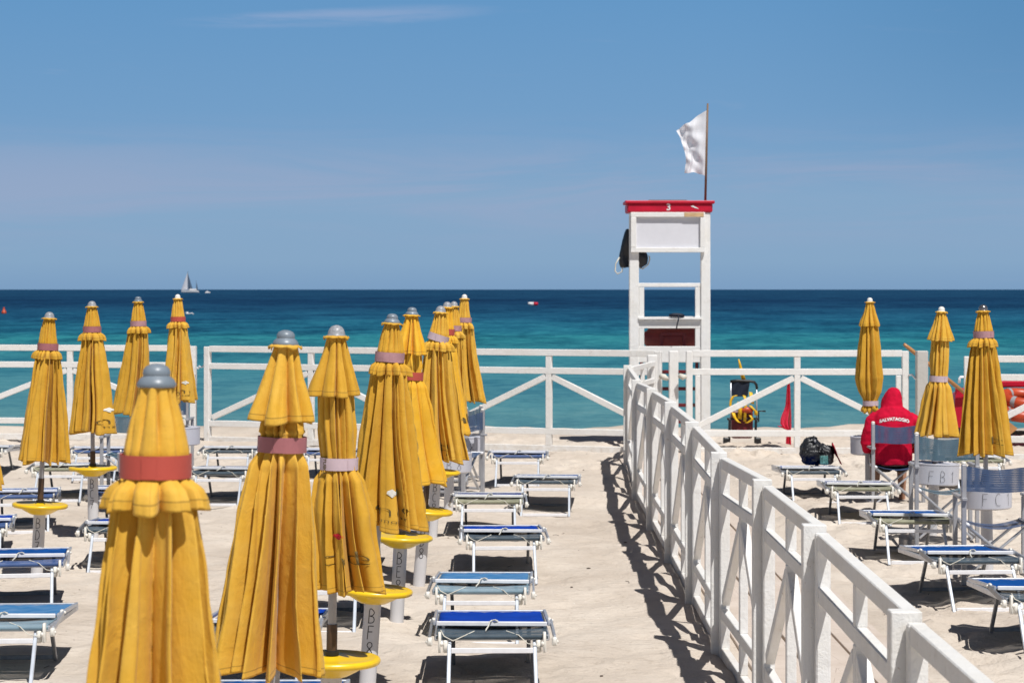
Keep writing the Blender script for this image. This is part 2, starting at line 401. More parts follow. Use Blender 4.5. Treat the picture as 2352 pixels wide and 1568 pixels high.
# ------------------------------------------------------------------ world, sun, camera
SUN = Vector((.33, -.66, 1.30)).normalized()
def world():
    w = bpy.data.worlds.new('World'); sc.world = w; t = NT(world=w)
    sky = t.n('ShaderNodeTexSky', sky_type='NISHITA', sun_disc=False)
    sky.sun_elevation = math.asin(SUN.z); sky.sun_rotation = math.atan2(SUN.x, SUN.y)
    sky.air_density = 1.2; sky.dust_density = .6; sky.ozone_density = 1.5
    up = t.mix(1., sky.outputs[0], (.026, .026, .029), 'MULTIPLY')
    d = t.n('ShaderNodeTexCoord').outputs['Generated']
    s = t.n('ShaderNodeSeparateXYZ'); t.l(d, s.inputs[0]); z = s.outputs[2]; x = s.outputs[0]
    low = t.ramp(t.lin(z, 0., .20), [(0, (.205, .345, .540)), (.06, (.240, .385, .565)), (.2, (.240, .392, .582)), (.35, (.178, .350, .580)),
                                     (.65, (.128, .310, .565)), (1., (.085, .25, .51))])
    # thin streaks of high cloud
    v1 = t.mapping(d, (5.5, 5.5, 62.), (3.1, 0, 1.7)); n1 = t.noise(v1, 1., 6, .62, .7)
    v2 = t.mapping(d, (16, 16, 150.), (1, 0, .4)); n2 = t.noise(v2, 1., 5, .65, .5)
    band = t.math('MULTIPLY', t.smooth(z, .012, .040), t.smooth(z, .080, .045))
    c1 = t.math('MULTIPLY', t.math('MULTIPLY', t.smooth(n1, .34, .64), band), .62)
    low = t.mix(c1, low, (.325, .395, .570))
    thin = t.math('MULTIPLY', t.smooth(n2, .60, .82), .16)
    low = t.mix(thin, low, (.36, .43, .60))
    # the one bright wisp high on the left
    cx = t.math('DIVIDE', t.math('ADD', x, .078), .060); zc = t.math('ADD', t.math('MULTIPLY', x, .05), .1215)
    cz = t.math('DIVIDE', t.math('SUBTRACT', t.math('ADD', z, t.lin(n1, 0, 1, -.0035, .0035)), zc), .0038)
    e = t.math('ADD', t.math('MULTIPLY', cx, cx), t.math('MULTIPLY', cz, cz))
    wisp = t.math('MULTIPLY', t.smooth(e, 1.7, .0), t.smooth(n2, .25, .65))
    low = t.mix(t.math('MULTIPLY', wisp, .36), low, (.42, .47, .66))
    # slightly deeper blue to the right
    dr = t.math('MULTIPLY', t.smooth(x, .08, .24), t.smooth(z, .02, .12))
    low = t.mix(t.math('MULTIPLY', dr, .42), low, (.07, .215, .42))
    f = t.smooth(z, .13, .24)
    c = t.mix(f, low, up)
    bg = t.n('ShaderNodeBackground'); t.l(c, bg.inputs[0]); bg.inputs[1].default_value = 1.
    t.out(bg.outputs[0], 'ShaderNodeOutputWorld')
world()
sl = bpy.data.lights.new('sun', 'SUN'); sl.energy = 5.0; sl.angle = R(.5); sl.color = (1., .975, .94)
so = bpy.data.objects.new('sun', sl); COL.objects.link(so)
so.rotation_euler = SUN.to_track_quat('Z', 'Y').to_euler(); so.location = (5, -10, 20)
cam = bpy.data.cameras.new('camera'); cam.lens = 80.0; cam.sensor_width = 36.0
cam.clip_start = .2; cam.clip_end = 20000; cam.shift_y = -120.0 / 2352
cam.dof.use_dof = True; cam.dof.focus_distance = 13.0; cam.dof.aperture_fstop = 9.0
co = bpy.data.objects.new('camera', cam); COL.objects.link(co)
co.location = (0, 0, 2.3); co.rotation_euler = (R(90), 0, 0); sc.camera = co
sc.view_settings.view_transform = 'Standard'; sc.view_settings.look = 'None'; sc.view_settings.exposure = 0

# ------------------------------------------------------------------ ground
rg = np.random.RandomState(3)
def ground():
    xs = np.concatenate([[-300, -120, -60, -35, -22, -16, -12], np.linspace(-9.4, 9.6, 330), [12, 16, 22, 35, 60, 120, 300]])
    ys = np.concatenate([[-60, -25, -10, 0, 5, 7, 8.5], np.linspace(10, 37, 520), np.linspace(37.2, 42, 24), [46, 60]])
    Xg, Yg = np.meshgrid(xs, ys)
    Z = np.zeros_like(Xg)
    for k in range(60):
        wl = math.exp(rg.uniform(math.log(.35), math.log(5.))); a = rg.uniform(0, 2 * math.pi)
        Z += .0032 * (wl ** .75) * np.sin((Xg * math.cos(a) + Yg * math.sin(a)) * 2 * math.pi / wl + rg.uniform(0, 6.28))
    Z = np.clip(Z, -.045, .045)
    # footprints and scuffs, denser on the trodden right side and at the sea fence
    dx = xs[8] - xs[7]; dx = 19. / 329; dy = 27. / 519
    def dimple(cx, cy, r, dep, el, an):
        i0 = np.searchsorted(ys, cy - 3 * r); i1 = np.searchsorted(ys, cy + 3 * r)
        j0 = np.searchsorted(xs, cx - 3 * r); j1 = np.searchsorted(xs, cx + 3 * r)
        if i1 <= i0 or j1 <= j0: return
        ax = Xg[i0:i1, j0:j1] - cx; ay = Yg[i0:i1, j0:j1] - cy
        u = ax * math.cos(an) + ay * math.sin(an); v = -ax * math.sin(an) + ay * math.cos(an)
        q = (u / (r * el)) ** 2 + (v / r) ** 2
        Z[i0:i1, j0:j1] += -dep * np.exp(-q * 1.3) + dep * .55 * np.exp(-((np.sqrt(q) - 1.5) ** 2) * 2.5)
    for k in range(3400):
        side = rg.rand()
        if side < .40: cx, cy = rg.uniform(2.6, 9), rg.uniform(11, 33)
        elif side < .62: cx, cy = rg.uniform(-9, 9), rg.uniform(29, 36)
        else: cx, cy = rg.uniform(-9, 1.2), rg.uniform(10, 31)
        dimple(cx, cy, rg.uniform(.045, .10), rg.uniform(.006, .026) * (2.0 if cx > 2.5 or cy > 29 else .9), rg.uniform(1., 2.2), rg.uniform(0, 3.14))
    # calm strip under the boards
    walk = np.exp(-np.clip(np.abs(Xg - 1.98) - .55, 0, None) ** 2 / .01) * (Yg < 31)
    Z = Z * (1 - walk * .97) - walk * .012
    core = (np.abs(Xg) < 10) & (Yg > 7) & (Yg < 43)
    Z = np.where(core, Z, 0) * np.clip((Yg - 10) / 2, 0, 1)
    # sand heaped a little along the water, then falling under the sea
    Z += .06 * np.exp(-((Yg - 37.2 - .25 * np.sin(Xg * .9)) / .7) ** 2)
    Z -= np.clip((Yg - 37.3) * .11, 0, 3)
    ny, nx = Xg.shape
    V = np.stack([Xg.ravel(), Yg.ravel(), Z.ravel()], 1)
    idx = np.arange(ny * nx).reshape(ny, nx)
    F = np.stack([idx[:-1, :-1].ravel(), idx[:-1, 1:].ravel(), idx[1:, 1:].ravel(), idx[1:, :-1].ravel()], 1)
    me = bpy.data.meshes.new('sand')
    me.vertices.add(len(V)); me.vertices.foreach_set('co', V.ravel())
    me.loops.add(F.size); me.loops.foreach_set('vertex_index', F.ravel())
    me.polygons.add(len(F)); me.polygons.foreach_set('loop_start', np.arange(0, F.size, 4)); me.polygons.foreach_set('loop_total', np.full(len(F), 4))
    me.update(); me.validate(); me.polygons.foreach_set('use_smooth', [True] * len(F)); me.materials.append(M['sand'])
    o = bpy.data.objects.new('sand', me); COL.objects.link(o); tag(o, 'pale trodden beach sand', None, None, 'structure')
    return xs, ys, Z
GX, GY, GZ = ground()
def gz(x, y):
    i = min(max(np.searchsorted(GY, y), 1), len(GY) - 1); j = min(max(np.searchsorted(GX, x), 1), len(GX) - 1)
    return float(GZ[i, j])
s = MB(); s.add([(-9000, 37, -.13), (9000, 37, -.13), (9000, 14000, -.13), (-9000, 14000, -.13)], [[0, 1, 2, 3]])
tag(s.build('sea', M['sea']), 'sea turning from turquoise to navy', kind='structure')
# walkway of sandy boards along the right of the diagonal fence
mb = MB()
y = 8.0; row = 0
while y < 31:
    ln = 2.4
    for k, (xa, xb) in enumerate(((1.45, 1.78), (1.79, 2.12), (2.13, 2.46))):
        o_ = rnd.uniform(-.002, .002)
        mb.box(xa + .004, xb - .004, y + .006, y + ln - .006, -.03, .012 + o_, ch=.004)
    y += ln; row += 1
tag(mb.build('walkway', M['slab']), 'sandy plank walkway beside the diagonal fence', kind='structure')
# debris
mb = MB(); r5 = random.Random(5)
for k in range(300):
    x = r5.uniform(-7, 7); yy = r5.uniform(11.5, 33)
    if 1.2 < x < 2.6: continue
    z = gz(x, yy)
    if r5.random() < .5:
        a = r5.uniform(0, 3.1); l = r5.uniform(.015, .05)
        mb.tube([(x - l * math.cos(a), yy - l * math.sin(a), z + .002), (x, yy, z + .008), (x + l * math.cos(a + .5), yy + l * math.sin(a + .5), z + .004)], .0022, 5)
    else:
        q = r5.uniform(.005, .013); mb.ball((x, yy, z + q * .3), (q * r5.uniform(.8, 1.6), q, q * .6), 6, 4)
tag(mb.build('beach_litter', M['stone']), 'scattered twigs and dark pebbles on the sand', kind='stuff')

# ------------------------------------------------------------------ lettering
STROKES = {  # handwriting, unit box, y up
 'B': [[(.18, 0), (.25, 1), (.62, .97), (.80, .78), (.62, .58), (.28, .52)], [(.28, .52), (.70, .46), (.84, .24), (.66, .04), (.10, .0)]],
 'C': [[(.78, .92), (.5, 1), (.22, .78), (.15, .4), (.35, .06), (.80, .05)]],
 'D': [[(.2, 0), (.25, 1), (.6, .9), (.82, .6), (.78, .25), (.5, .04), (.1, .0)]],
 'E': [[(.8, 1), (.22, 1), (.2, 0), (.78, .02)], [(.22, .52), (.65, .54)]],
 'F': [[(.85, 1), (.22, 1), (.15, 0)], [(.2, .56), (.72, .58)]],
 'G': [[(.8, .9), (.5, 1), (.2, .7), (.2, .3), (.5, 0), (.82, .1), (.82, .45), (.55, .45)]],
 'A': [[(.1, 0), (.5, 1), (.9, 0)], [(.25, .38), (.75, .38)]],
 '1': [[(.3, .75), (.55, 1), (.52, 0)]],
 '7': [[(.12, .95), (.80, 1), (.35, 0)], [(.3, .5), (.72, .52)]],
 '8': [[(.5, .52), (.2, .75), (.35, .98), (.68, .97), (.78, .75), (.5, .52), (.2, .25), (.35, .02), (.68, .02), (.80, .25), (.5, .52)]],
}
def catmull(pts, n=5):
    if len(pts) < 3: 
        return [(pts[0][0] + (pts[-1][0] - pts[0][0]) * i / 4, pts[0][1] + (pts[-1][1] - pts[0][1]) * i / 4) for i in range(5)]
    out = []
    P = [pts[0]] + list(pts) + [pts[-1]]
    for i in range(1, len(P) - 2):
        for k in range(n):
            u = k / n; a, b, c, d = P[i - 1], P[i], P[i + 1], P[i + 2]
            out.append(tuple(.5 * (2 * b[q] + (c[q] - a[q]) * u + (2 * a[q] - 5 * b[q] + 4 * c[q] - d[q]) * u * u + (3 * b[q] - a[q] - 3 * c[q] + d[q]) * u ** 3) for q in (0, 1)))
    out.append(tuple(pts[-1])); return out
def handwriting(chars, vertical, size, surf, lw, gap=.35, only=None):
    """strokes as thin ribbons on surface surf(x,y)->Vector; returns MB"""
    mb = MB(); n = len(chars)
    for i, c in enumerate(chars):
        if only is not None and i != only: continue
        for st in STROKES[c]:
            if c in '1AEF7': 
                pl = []
                for a, b in zip(st[:-1], st[1:]):
                    pl += [(a[0] + (b[0] - a[0]) * k / 4, a[1] + (b[1] - a[1]) * k / 4) for k in range(4)]
                pl.append(st[-1])
            else: pl = catmull(st)
            w = size * .62
            if vertical: q = [((x - .5) * w, -(i * (1 + gap)) * size - size + yy * size) for x, yy in pl]
            else: q = [((i - (n - 1) / 2) * w * (1.25 + gap) + (x - .5) * w, yy * size) for x, yy in pl]
            L = []; Rr = []
            for k, p in enumerate(q):
                a = q[max(k - 1, 0)]; b = q[min(k + 1, len(q) - 1)]
                dx, dy = b[0] - a[0], b[1] - a[1]; l = math.hypot(dx, dy) or 1
                nx, ny = -dy / l * lw / 2, dx / l * lw / 2
                L.append(surf(p[0] + nx, p[1] + ny)); Rr.append(surf(p[0] - nx, p[1] - ny))
            mb.grid([L, Rr])
    return mb
def font_mesh(txt, size, bold=0., sub=.012):
    cu = bpy.data.curves.new('lettering', 'FONT'); cu.body = txt; cu.size = size; cu.align_x = 'CENTER'; cu.offset = bold; cu.resolution_u = 4
    ob = bpy.data.objects.new('tmp_lettering', cu); COL.objects.link(ob)
    dg = bpy.context.evaluated_depsgraph_get(); dg.update()
    me = bpy.data.meshes.new_from_object(ob.evaluated_get(dg)); bpy.data.objects.remove(ob); bpy.data.curves.remove(cu)
    bm = bmesh.new(); bm.from_mesh(me); bmesh.ops.triangulate(bm, faces=bm.faces)
    for _ in range(4):
        es = [e for e in bm.edges if e.calc_length() > sub]
        if not es: break
        bmesh.ops.subdivide_edges(bm, edges=es, cuts=1); bmesh.ops.triangulate(bm, faces=[f for f in bm.faces if len(f.verts) > 3])
    V = [(v.co.x, v.co.y) for v in bm.verts]; bm.verts.index_update(); F = [[v.index for v in f.verts] for f in bm.faces]; bm.free()
    bpy.data.meshes.remove(me); return V, F

# ------------------------------------------------------------------ parasols
def fold_fn(rs, n, prof_r, prof_a, sway, s0, s1, twist=.1, hem=.02, lean=1.05, swy=0., flat=1., sharp=1., vdrop=-.018):
    """gathered cloth: n uneven pleats, flat faced and tilted, with deep narrow creases between"""
    w = rs.uniform(.35, 1.75, n) if flat and sharp > .5 else rs.uniform(.7, 1.3, n)
    w = w / w.sum(); b = np.concatenate([[0], np.cumsum(w)]) * 2 * math.pi + rs.uniform(0, 6.28)
    amp = rs.uniform(.72, 1.25, n); lk = rs.choice([-1, 1], n) * rs.uniform(.3, 1., n) * lean; tl = rs.uniform(-1, 1, n)
    hm = rs.uniform(-1, 1, n) * hem; out = rs.uniform(.86, 1.10, n); ph = rs.uniform(0, 6.28, 12); kk = rs.uniform(.25, .9, n); pk = np.where(rs.rand(n) < .62, rs.uniform(.58, .80, n), rs.uniform(.22, .45, n))
    mm = rs.uniform(.2, 1., n) * sharp
    ps, pr = zip(*prof_r); as_, ar = zip(*prof_a)
    def f(th, s):
        th = np.asarray(th, float); s = np.asarray(s, float)
        q = np.clip((s - s0) / (s1 - s0), 0, 1.05)
        thw = th + flat * (.10 * q * np.sin(2 * th + ph[6]) + .07 * q * np.sin(3 * th + ph[7]) + .02 * np.sin(8 * s + 2 * th + ph[8]))
        tt = (thw - b[0]) % (2 * math.pi) + b[0]
        i = np.clip(np.searchsorted(b, tt, side='right') - 1, 0, n - 1)
        u = (tt - b[i]) / (b[i + 1] - b[i])
        A = np.interp(s, as_, ar) * amp[i]
        us = np.where(u < pk[i], u / pk[i] * .5, .5 + (u - pk[i]) / (1 - pk[i]) * .5) if flat > .3 else u
        sn = np.sin(math.pi * us)
        tri = np.where(u < pk[i], u / pk[i], (1 - u) / (1 - pk[i]))
        tri = 1 - np.sqrt((1 - tri) ** 2 + .004) + .063 * 0 ; tri = np.clip(tri, 0, 1) ** .80
        gr = 1 - (1 - np.clip(sn * 1.06, 0, 1)) ** 1.35
        g = np.where(flat > .5, gr * (1 - mm[i]) + tri * mm[i], np.abs(sn) ** .6 * .55 + tri * .45)
        Rr = np.interp(s, ps, pr) * (1 + flat * (out[i] - 1) * sn * np.clip(q * 2.5, 0, 1) * np.clip(A * 2.5, 0, 1))
        r = Rr * (1 - A * (1 - g)) * (1 + flat * .34 * A * tl[i] * (u - .5) * sn)
        # half folds that open towards the hem
        r = r * (1 - flat * .16 * A * kk[i] * np.clip(q * 1.6 - .2, 0, 1) * np.exp(-((u - .3 - .4 * kk[i]) / .09) ** 2))
        r = r + .0014 * np.sin(31 * s + 11 * th + ph[2]) * g + .002 * np.sin(13 * s + 7 * th + ph[1]) * g
        ang = th + lk[i] * np.sin(2 * math.pi * u) * A * (b[i + 1] - b[i]) * .55 + twist * q * math.sin(ph[3]) + .05 * np.sin(5 * s + ph[4]) * np.sin(3 * th + ph[5])
        zz = -(s + (hm[i] * sn + vdrop * (1 - g)) * np.clip(q, 0, 1) ** 5)
        x = r * np.cos(ang) + sway * np.clip(q, 0, 1) ** 1.6; y = r * np.sin(ang) + swy * np.clip(q, 0, 1) ** 1.6
        return x, y, zz
    return f
def cloth_surface(name, f, s0, s1, nth, ns, mat, parent, top, thick=.0):
    th = np.linspace(1.2, 1.2 + 2 * math.pi, nth + 1); ss = np.linspace(s0, s1, ns)
    TH, SS = np.meshgrid(th, ss); x, y, z = f(TH, SS)
    V = np.stack([x.ravel(), y.ravel(), z.ravel() + top], 1); F = []
    idx = np.arange(ns * (nth + 1)).reshape(ns, nth + 1)
    F = np.stack([idx[:-1, :-1], idx[1:, :-1], idx[1:, 1:], idx[:-1, 1:]], -1).reshape(-1, 4)
    uv = np.stack([TH.ravel() / 6.2832, (s1 - SS).ravel()], 1)
    o = mesh_obj(name, V.tolist(), F.tolist(), mat, parent, True, uv)
    m = o.modifiers.new('thickness', 'SOLIDIFY'); m.thickness = .0025; m.offset = -1
    return o
CAPS = {
 'double': ([(.044, 0), (.046, .006), (.0455, .012), (.040, .024), (.034, .030), (.031, .034), (.0325, .040), (.031, .052), (.025, .062), (.014, .069), (.002, .071)], 'cap_grey'),
 'dome': ([(.043, 0), (.0435, .006), (.040, .010), (.038, .022), (.033, .036), (.024, .047), (.012, .053), (.002, .055)], 'cap_speck'),
 'ball': ([(.036, 0), (.038, .006), (.030, .010), (.030, .020), (.029, .032), (.022, .044), (.012, .050), (.002, .052)], 'cap_white'),
 'metal': ([(.040, 0), (.041, .006), (.036, .010), (.038, .024), (.034, .038), (.024, .050), (.012, .056), (.002, .058)], 'cap_metal'),
}
INKD = simple('faint_marker', (.05, .045, .045), .8)
def parasol(px_top, px_foot, y, htop, kind, cap, strap, strap_at, Rb, code, label, table='disc', seed=1, sway=0., cloth='cloth', tilt=0., L=1.16, tab_h=.61, text=None, toff=0., nf=14, swy=0., hide_text=False):
    rs = np.random.RandomState(seed)
    xf = X_(px_foot, y); xt = X_(px_top, y); g0 = gz(xf, y)
    root = empty('parasol', (xf, y, g0), 0, label, 'parasol', 'closed yellow beach parasols')
    Lp = math.hypot(xt - xf, htop - g0); root.rotation_euler = (0, math.atan2(xt - xf, htop - g0), 0)
    prof, cm = CAPS[cap]; prof = [(r_, z_ * (.78 if cap == 'double' else .95)) for r_, z_ in prof]; hc = prof[-1][1]; top = Lp - hc
    big = .95 if cap in ('ball',) else 1.
    MB().lathe([(r, z + top - .004) for r, z in prof], 40).build('finial', M[cm], root, angle=R(40))
    # little skirt of cloth under the cap
    fr = cloth_surface('top_frill', fold_fn(rs, 9, [(0, .040 * big), (.010, .062 * big), (.020, .060 * big)], [(0, .0), (.02, .10)], 0, 0, .02, 0, .006, .2, 0., 0.), 0, .02, 90, 5, M[cloth], root, top + .002) if not (seed == 101) else None
    sb = strap_at
    hem_s = .275
    if kind == 'A':     # strap over the top flap, the flap ruffles out below it
        e = sb + .055
        pr = [(0, .040), (.03, .047), (sb * .5, .062), (sb - .01, .076), (sb, .077), (e, .078), (e + .008, .092), (e + .025, .116), (e + .050, .128), (e + .078, .133)]
        pa = [(0, .12), (.03, .28), (sb * .5, .34), (sb - .01, .16), (e, .14), (e + .02, .30), (e + .075, .50)]
        fl = fold_fn(rs, nf - 1, pr, pa, 0, 0, e + .075, .05, .008, .3, 0., 1., .45, -.003)
        cloth_surface('vent_flap', fl, .0, e + .075, 260, 44, M[cloth], root, top)
        br = [(e - .03, .060), (e + .02, .074), (e + .07, .104), (e + .2, .130 * (Rb / .2) ** .5), (.7, .172 * (Rb / .2)), (L, Rb * 1.16)]
        ba = [(e - .03, .2), (e + .06, .52), (.7, .92), (L, .84)]
        s0 = e - .03; rs_ = .081
    else:               # flap hangs free, strap lower down round the body
        pr = [(0, .040), (.03, .048), (.12, .075), (.21, .110), (hem_s - .02, .124), (hem_s, .127)]
        pa = [(0, .12), (.05, .45), (.2, .55), (hem_s, .50)]
        fl = fold_fn(rs, max(8, nf - 5), pr, pa, 0, 0, hem_s, .04, .010, .3, 0., .8, .35, -.002)
        cloth_surface('vent_flap', fl, .0, hem_s, 240, 34, M[cloth], root, top)
        if sb > .9:     # strapped right at the bottom
            br = [(.15, .06), (.25, .095), (.55, .135), (.85, .158), (sb - .1, .13), (sb - .01, .082), (sb + .055, .082), (sb + .10, .105), (L, .10)]
            ba = [(.15, .35), (.6, .55), (.9, .50), (sb, .2), (L, .45)]
        else:
            br = [(.15, .050), (.22, .070), (.28, .082), (sb * .5 + .15, .088), (sb - .01, .079), (sb + .055, .081), (sb + .10, .112), (sb + .25, .146), (L, Rb * 1.10)]
            ba = [(.15, .45), (.3, .5), (sb - .03, .28), (sb + .055, .22), (sb + .12, .55), (.9, .92), (L, .84)]
        s0 = .15; rs_ = .084
    body = fold_fn(rs, nf, br, ba, sway, s0, L, .12, .022, swy=swy)
    nth, ns = (420, 110) if y < 14 else ((300, 80) if y < 19 else (220, 60))
    cn = cloth_surface('canopy', body, s0, L, nth, ns, M[cloth], root, top)
    # strap
    e = .055; rot = Matrix.Rotation(tilt, 3, 'Y')
    cx = 0 if kind == 'A' else sway * max(0, (sb - s0) / (L - s0)) ** 1.6
    st = MB().lathe([(rs_ + .0, -e / 2), (rs_ + .003, -e / 2), (rs_ + .003, e / 2), (rs_, e / 2), (rs_, -e / 2)], 48, (cx, 0, top - sb - e / 2), rot, cap=False)
    st = st.build('strap', M[strap], root, angle=R(30))
    # band end with velcro tab
    a0 = rs.uniform(-2.2, -1.0); pts = [[Vector(((rs_ + .0055) * math.cos(a0 + k * .05) + cx, (rs_ + .0055) * math.sin(a0 + k * .05), top - sb - e / 2 + q * e * .47)) for k in range(9)] for q in (-1, 1)]
    MB().grid(pts).build('strap_end', M[strap], st)
    # pole: grey upper tube, dark telescoping sleeve, wide PVC tube set in the sand
    MB().tube([(0, 0, .78), (0, 0, top + .01)], .0195, 16).build('pole', M['pole_grey'], root, angle=R(40))
    MB().tube([(0, 0, .45), (0, 0, .79)], .0245, 16).build('pole_sleeve', M['pole_dark'], root, angle=R(40))
    MB().lathe([(.030, tab_h + .01), (.033, tab_h + .012), (.033, tab_h + .03), (.025, tab_h + .032)], 20).build('sleeve_collar', M['black_plastic'] if table == 'disc' else M['drum'], root, angle=R(40))
    tb = MB().lathe([(.048, -.35), (.048, tab_h - .075), (.044, tab_h - .075)], 36).build('base_tube', M['pvc'], root, angle=R(40))
    if table == 'disc':
        h = tab_h; Rd = .222
        MB().lathe([(.050, h - .085), (.075, h - .083), (.115, h - .062), (.155, h - .038), (.175, h - .030), (Rd - .012, h - .030), (Rd - .003, h - .024), (Rd, h - .012), (Rd - .003, h - .002), (Rd - .014, h + .003),
                    (Rd - .035, h - .001), (Rd - .06, h - .004), (.06, h - .001), (.035, h + .006), (.026, h + .008)], 72).build('table_disc', M['disc'], root, angle=R(50))
        if code:
            for li in range(len(code)): handwriting(code, True, .076, lambda x, yy: Vector((.0492 * math.sin(x / .049), -.0492 * math.cos(x / .049), tab_h - .115 + yy)), .0046, .22, li).build('lettering', M['ink'], tb)
    else:
        h = tab_h; Rd = .205 if y < 20 else .226; hh = .175 if y < 20 else .20
        dr = MB().lathe([(.05, h - hh + .004), (Rd - .02, h - hh), (Rd - .002, h - hh + .012), (Rd, h - .012), (Rd + .003, h - .010), (Rd + .003, h), (Rd - .006, h + .002), (Rd - .012, h - .006), (.05, h - .008), (.028, h - .004)], 72).build('table_drum', M['drum'], root, angle=R(40))
        if code:
            for li in range(len(code)): handwriting(code, False, .10, lambda x, yy: Vector(((Rd + .0035) * math.sin((x + toff) / Rd), -(Rd + .0035) * math.cos((x + toff) / Rd), h - hh + .035 + yy)), .0030, .45, li).build('lettering', INKD, dr)
    # printed text near the hem follows the folds
    if text:
        for (txt, th0, up, size, mt) in text:
            if txt == 'leaf':
                V0 = [(.0, .0), (-.022, .035), (-.02, .06), (0, .085), (.02, .055), (.018, .028)]
                F0 = [[0, 1, 2, 3, 4, 5]]
                V0 = [(a * size, b_ * size) for a, b_ in V0]
                V0 = [(a * (k / 3.), b_ * (k / 3.) + .02 * (1 - k / 3.)) for k in (3, 2, 1) for a, b_ in V0]; F0 = [[r0 * 6 + i, r0 * 6 + (i + 1) % 6, (r0 + 1) * 6 + (i + 1) % 6, (r0 + 1) * 6 + i] for r0 in (0, 1) for i in range(6)] + [[12, 13, 14, 15, 16, 17]]
            else: V0, F0 = font_mesh(txt, size, -.0022 if size > .08 else -.0004)
            Va = np.array(V0); th = th0 + Va[:, 0] / (Rb * .78); ssv = L - up - Va[:, 1]
            x, yv, z = body(th, ssv); x2, y2, z2 = body(th + .01, ssv)
            tx, ty = x2 - x, y2 - yv; l = np.hypot(tx, ty) + 1e-9
            ox, oy = ty / l, -tx / l
            P = np.stack([x + ox * .005, yv + oy * .005, z + top], 1)
            mesh_obj('printed_logo', P.tolist(), F0, M[mt], cn)
    return root

CAM = -math.pi / 2
LOGO = [('londe', CAM + .15, .090, .092, 'ink_logo'), ('immobiliare', CAM + .3, .055, .030, 'ink_logo'), ('leaf', CAM + .2, .19, .55, 'leaf_white'), ('leaf', CAM + .33, .20, .4, 'leaf_green')]
def logo(dth, sc_=1.):
    return [(a, CAM + dth + (b - CAM), c, d * sc_, e) for a, b, c, d, e in LOGO]
parasol(360, 338, 5.33, 2.130, 'A', 'double', 'strap_red', .160, .198, None, 'nearest and largest closed parasol, blurred, with a wide coral red strap', seed=101, cloth='cloth', nf=12)
parasol(657, 610, 8.05, 2.160, 'B', 'double', 'strap_pink', .325, .212, None, 'flared closed parasol with dusty pink strap, just right of the blurred nearest one', seed=12, nf=13, cloth='cloth')
parasol(773, 757, 10.3, 2.142, 'B', 'dome', 'strap_pale', .550, .150, 'BG8', 'slim closed parasol with pale lilac strap at mid height, third from the front', seed=23, sway=.09, cloth='cloth3', tab_h=.64, text=[('londe', CAM - .0, .13, .10, 'ink_logo'), ('leaf', CAM - .25, .25, .35, 'red')])
parasol(902, 842, 12.9, 2.166, 'A', 'double', 'strap_rose', .168, .190, 'BF8', 'closed parasol with rose strap under its cap above the base tube marked BF8', seed=34, sway=.06, cloth='cloth3', tab_h=.61, text=logo(-.1))
parasol(947, 911, 15.7, 2.180, 'B', 'double', 'strap_red', .395, .175, 'BE8', 'closed parasol with red strap at its waist, half hidden behind the one marked BF8', seed=45, sway=.13, cloth='cloth2', tab_h=.585)
parasol(1013, 962, 17.8, 2.174, 'A', 'dome', 'strap_pale', .175, .180, 'BD8', 'closed parasol with a tilted pale lilac strap in the middle cluster', seed=56, sway=.10, cloth='cloth', tilt=R(14), tab_h=.60, text=logo(.35))
parasol(1028, 992, 20.8, 2.19, 'A', 'dome', 'strap_red', .20, .175, 'BC8', 'closed parasol with red strap squeezed behind the tilted-strap one', seed=67, sway=.10, cloth='cloth2', tab_h=.62, text=[('londe', CAM + 1.0, .11, .13, 'ink_logo')])
parasol(1043, 1030, 23.3, 2.18, 'A', 'dome', 'strap_rose', .20, .16, 'BB8', 'mostly hidden closed parasol over the white drum marked BB8', 'drum', seed=78, cloth='cloth', tab_h=.60)
parasol(1067, 1062, 25.5, 2.246, 'A', 'ball', 'strap_rose', .215, .155, 'BA8', 'farthest closed parasol of the middle cluster, with a small white ball cap', 'drum', seed=89, sway=.08, cloth='cloth', tab_h=.62)
parasol(114, 84, 18.3, 2.122, 'A', 'dome', 'strap_pink', .205, .200, 'BD7', 'leftmost full closed parasol over the yellow disc table marked BD7', seed=13, cloth='cloth3', sway=.0, tab_h=.585, text=logo(-1.3))
parasol(211, 214, 20.9, 2.196, 'A', 'dome', 'strap_pink', .185, .205, 'BC7', 'closed parasol over the yellow disc table marked BC7, second from the left', seed=24, cloth='cloth3', tab_h=.645, text=logo(.9))
parasol(317, 322, 23.5, 2.228, 'A', 'double', 'strap_rose', .20, .185, 'BB7', 'closed parasol with grey cap and rose strap directly behind the blurred nearest one', 'drum', seed=35, sway=-.07, cloth='cloth3', tab_h=.66)
parasol(408, 415, 25.5, 2.246, 'A', 'ball', 'strap_red', .205, .180, None, 'closed parasol with white ball cap and red strap beside the left fence opening', 'drum', seed=46, cloth='cloth', tab_h=.75, text=logo(.5))
parasol(-74, -78, 15.7, 2.14, 'A', 'dome', 'strap_red', .2, .20, 'BE7', 'closed parasol cut off by the left edge, only a sliver of yellow hem in view', seed=57, sway=.06, cloth='cloth3')
parasol(1998, 2001, 25.3, 2.21, 'B', 'ball', 'strap_pale', 1.10, .15, None, 'closed parasol strapped at its very bottom, left of the seated lifeguard', 'drum', seed=68, cloth='cloth3', tab_h=.66, L=1.23, nf=12)
parasol(2163, 2140, 21.2, 2.142, 'B', 'ball', 'strap_pale', .600, .185, 'FB1', 'closed parasol with white ball cap and pale mid strap, over the drum marked FB1', 'drum', toff=.035, seed=79, cloth='cloth', tab_h=.68)
parasol(2258, 2268, 18.5, 2.180, 'A', 'metal', 'strap_rose', .165, .205, 'FC1', 'rightmost closed parasol, with a dark metal cap, behind the drum marked FC1', 'drum', toff=.055, seed=91, cloth='cloth3', tab_h=.66, text=logo(.35))
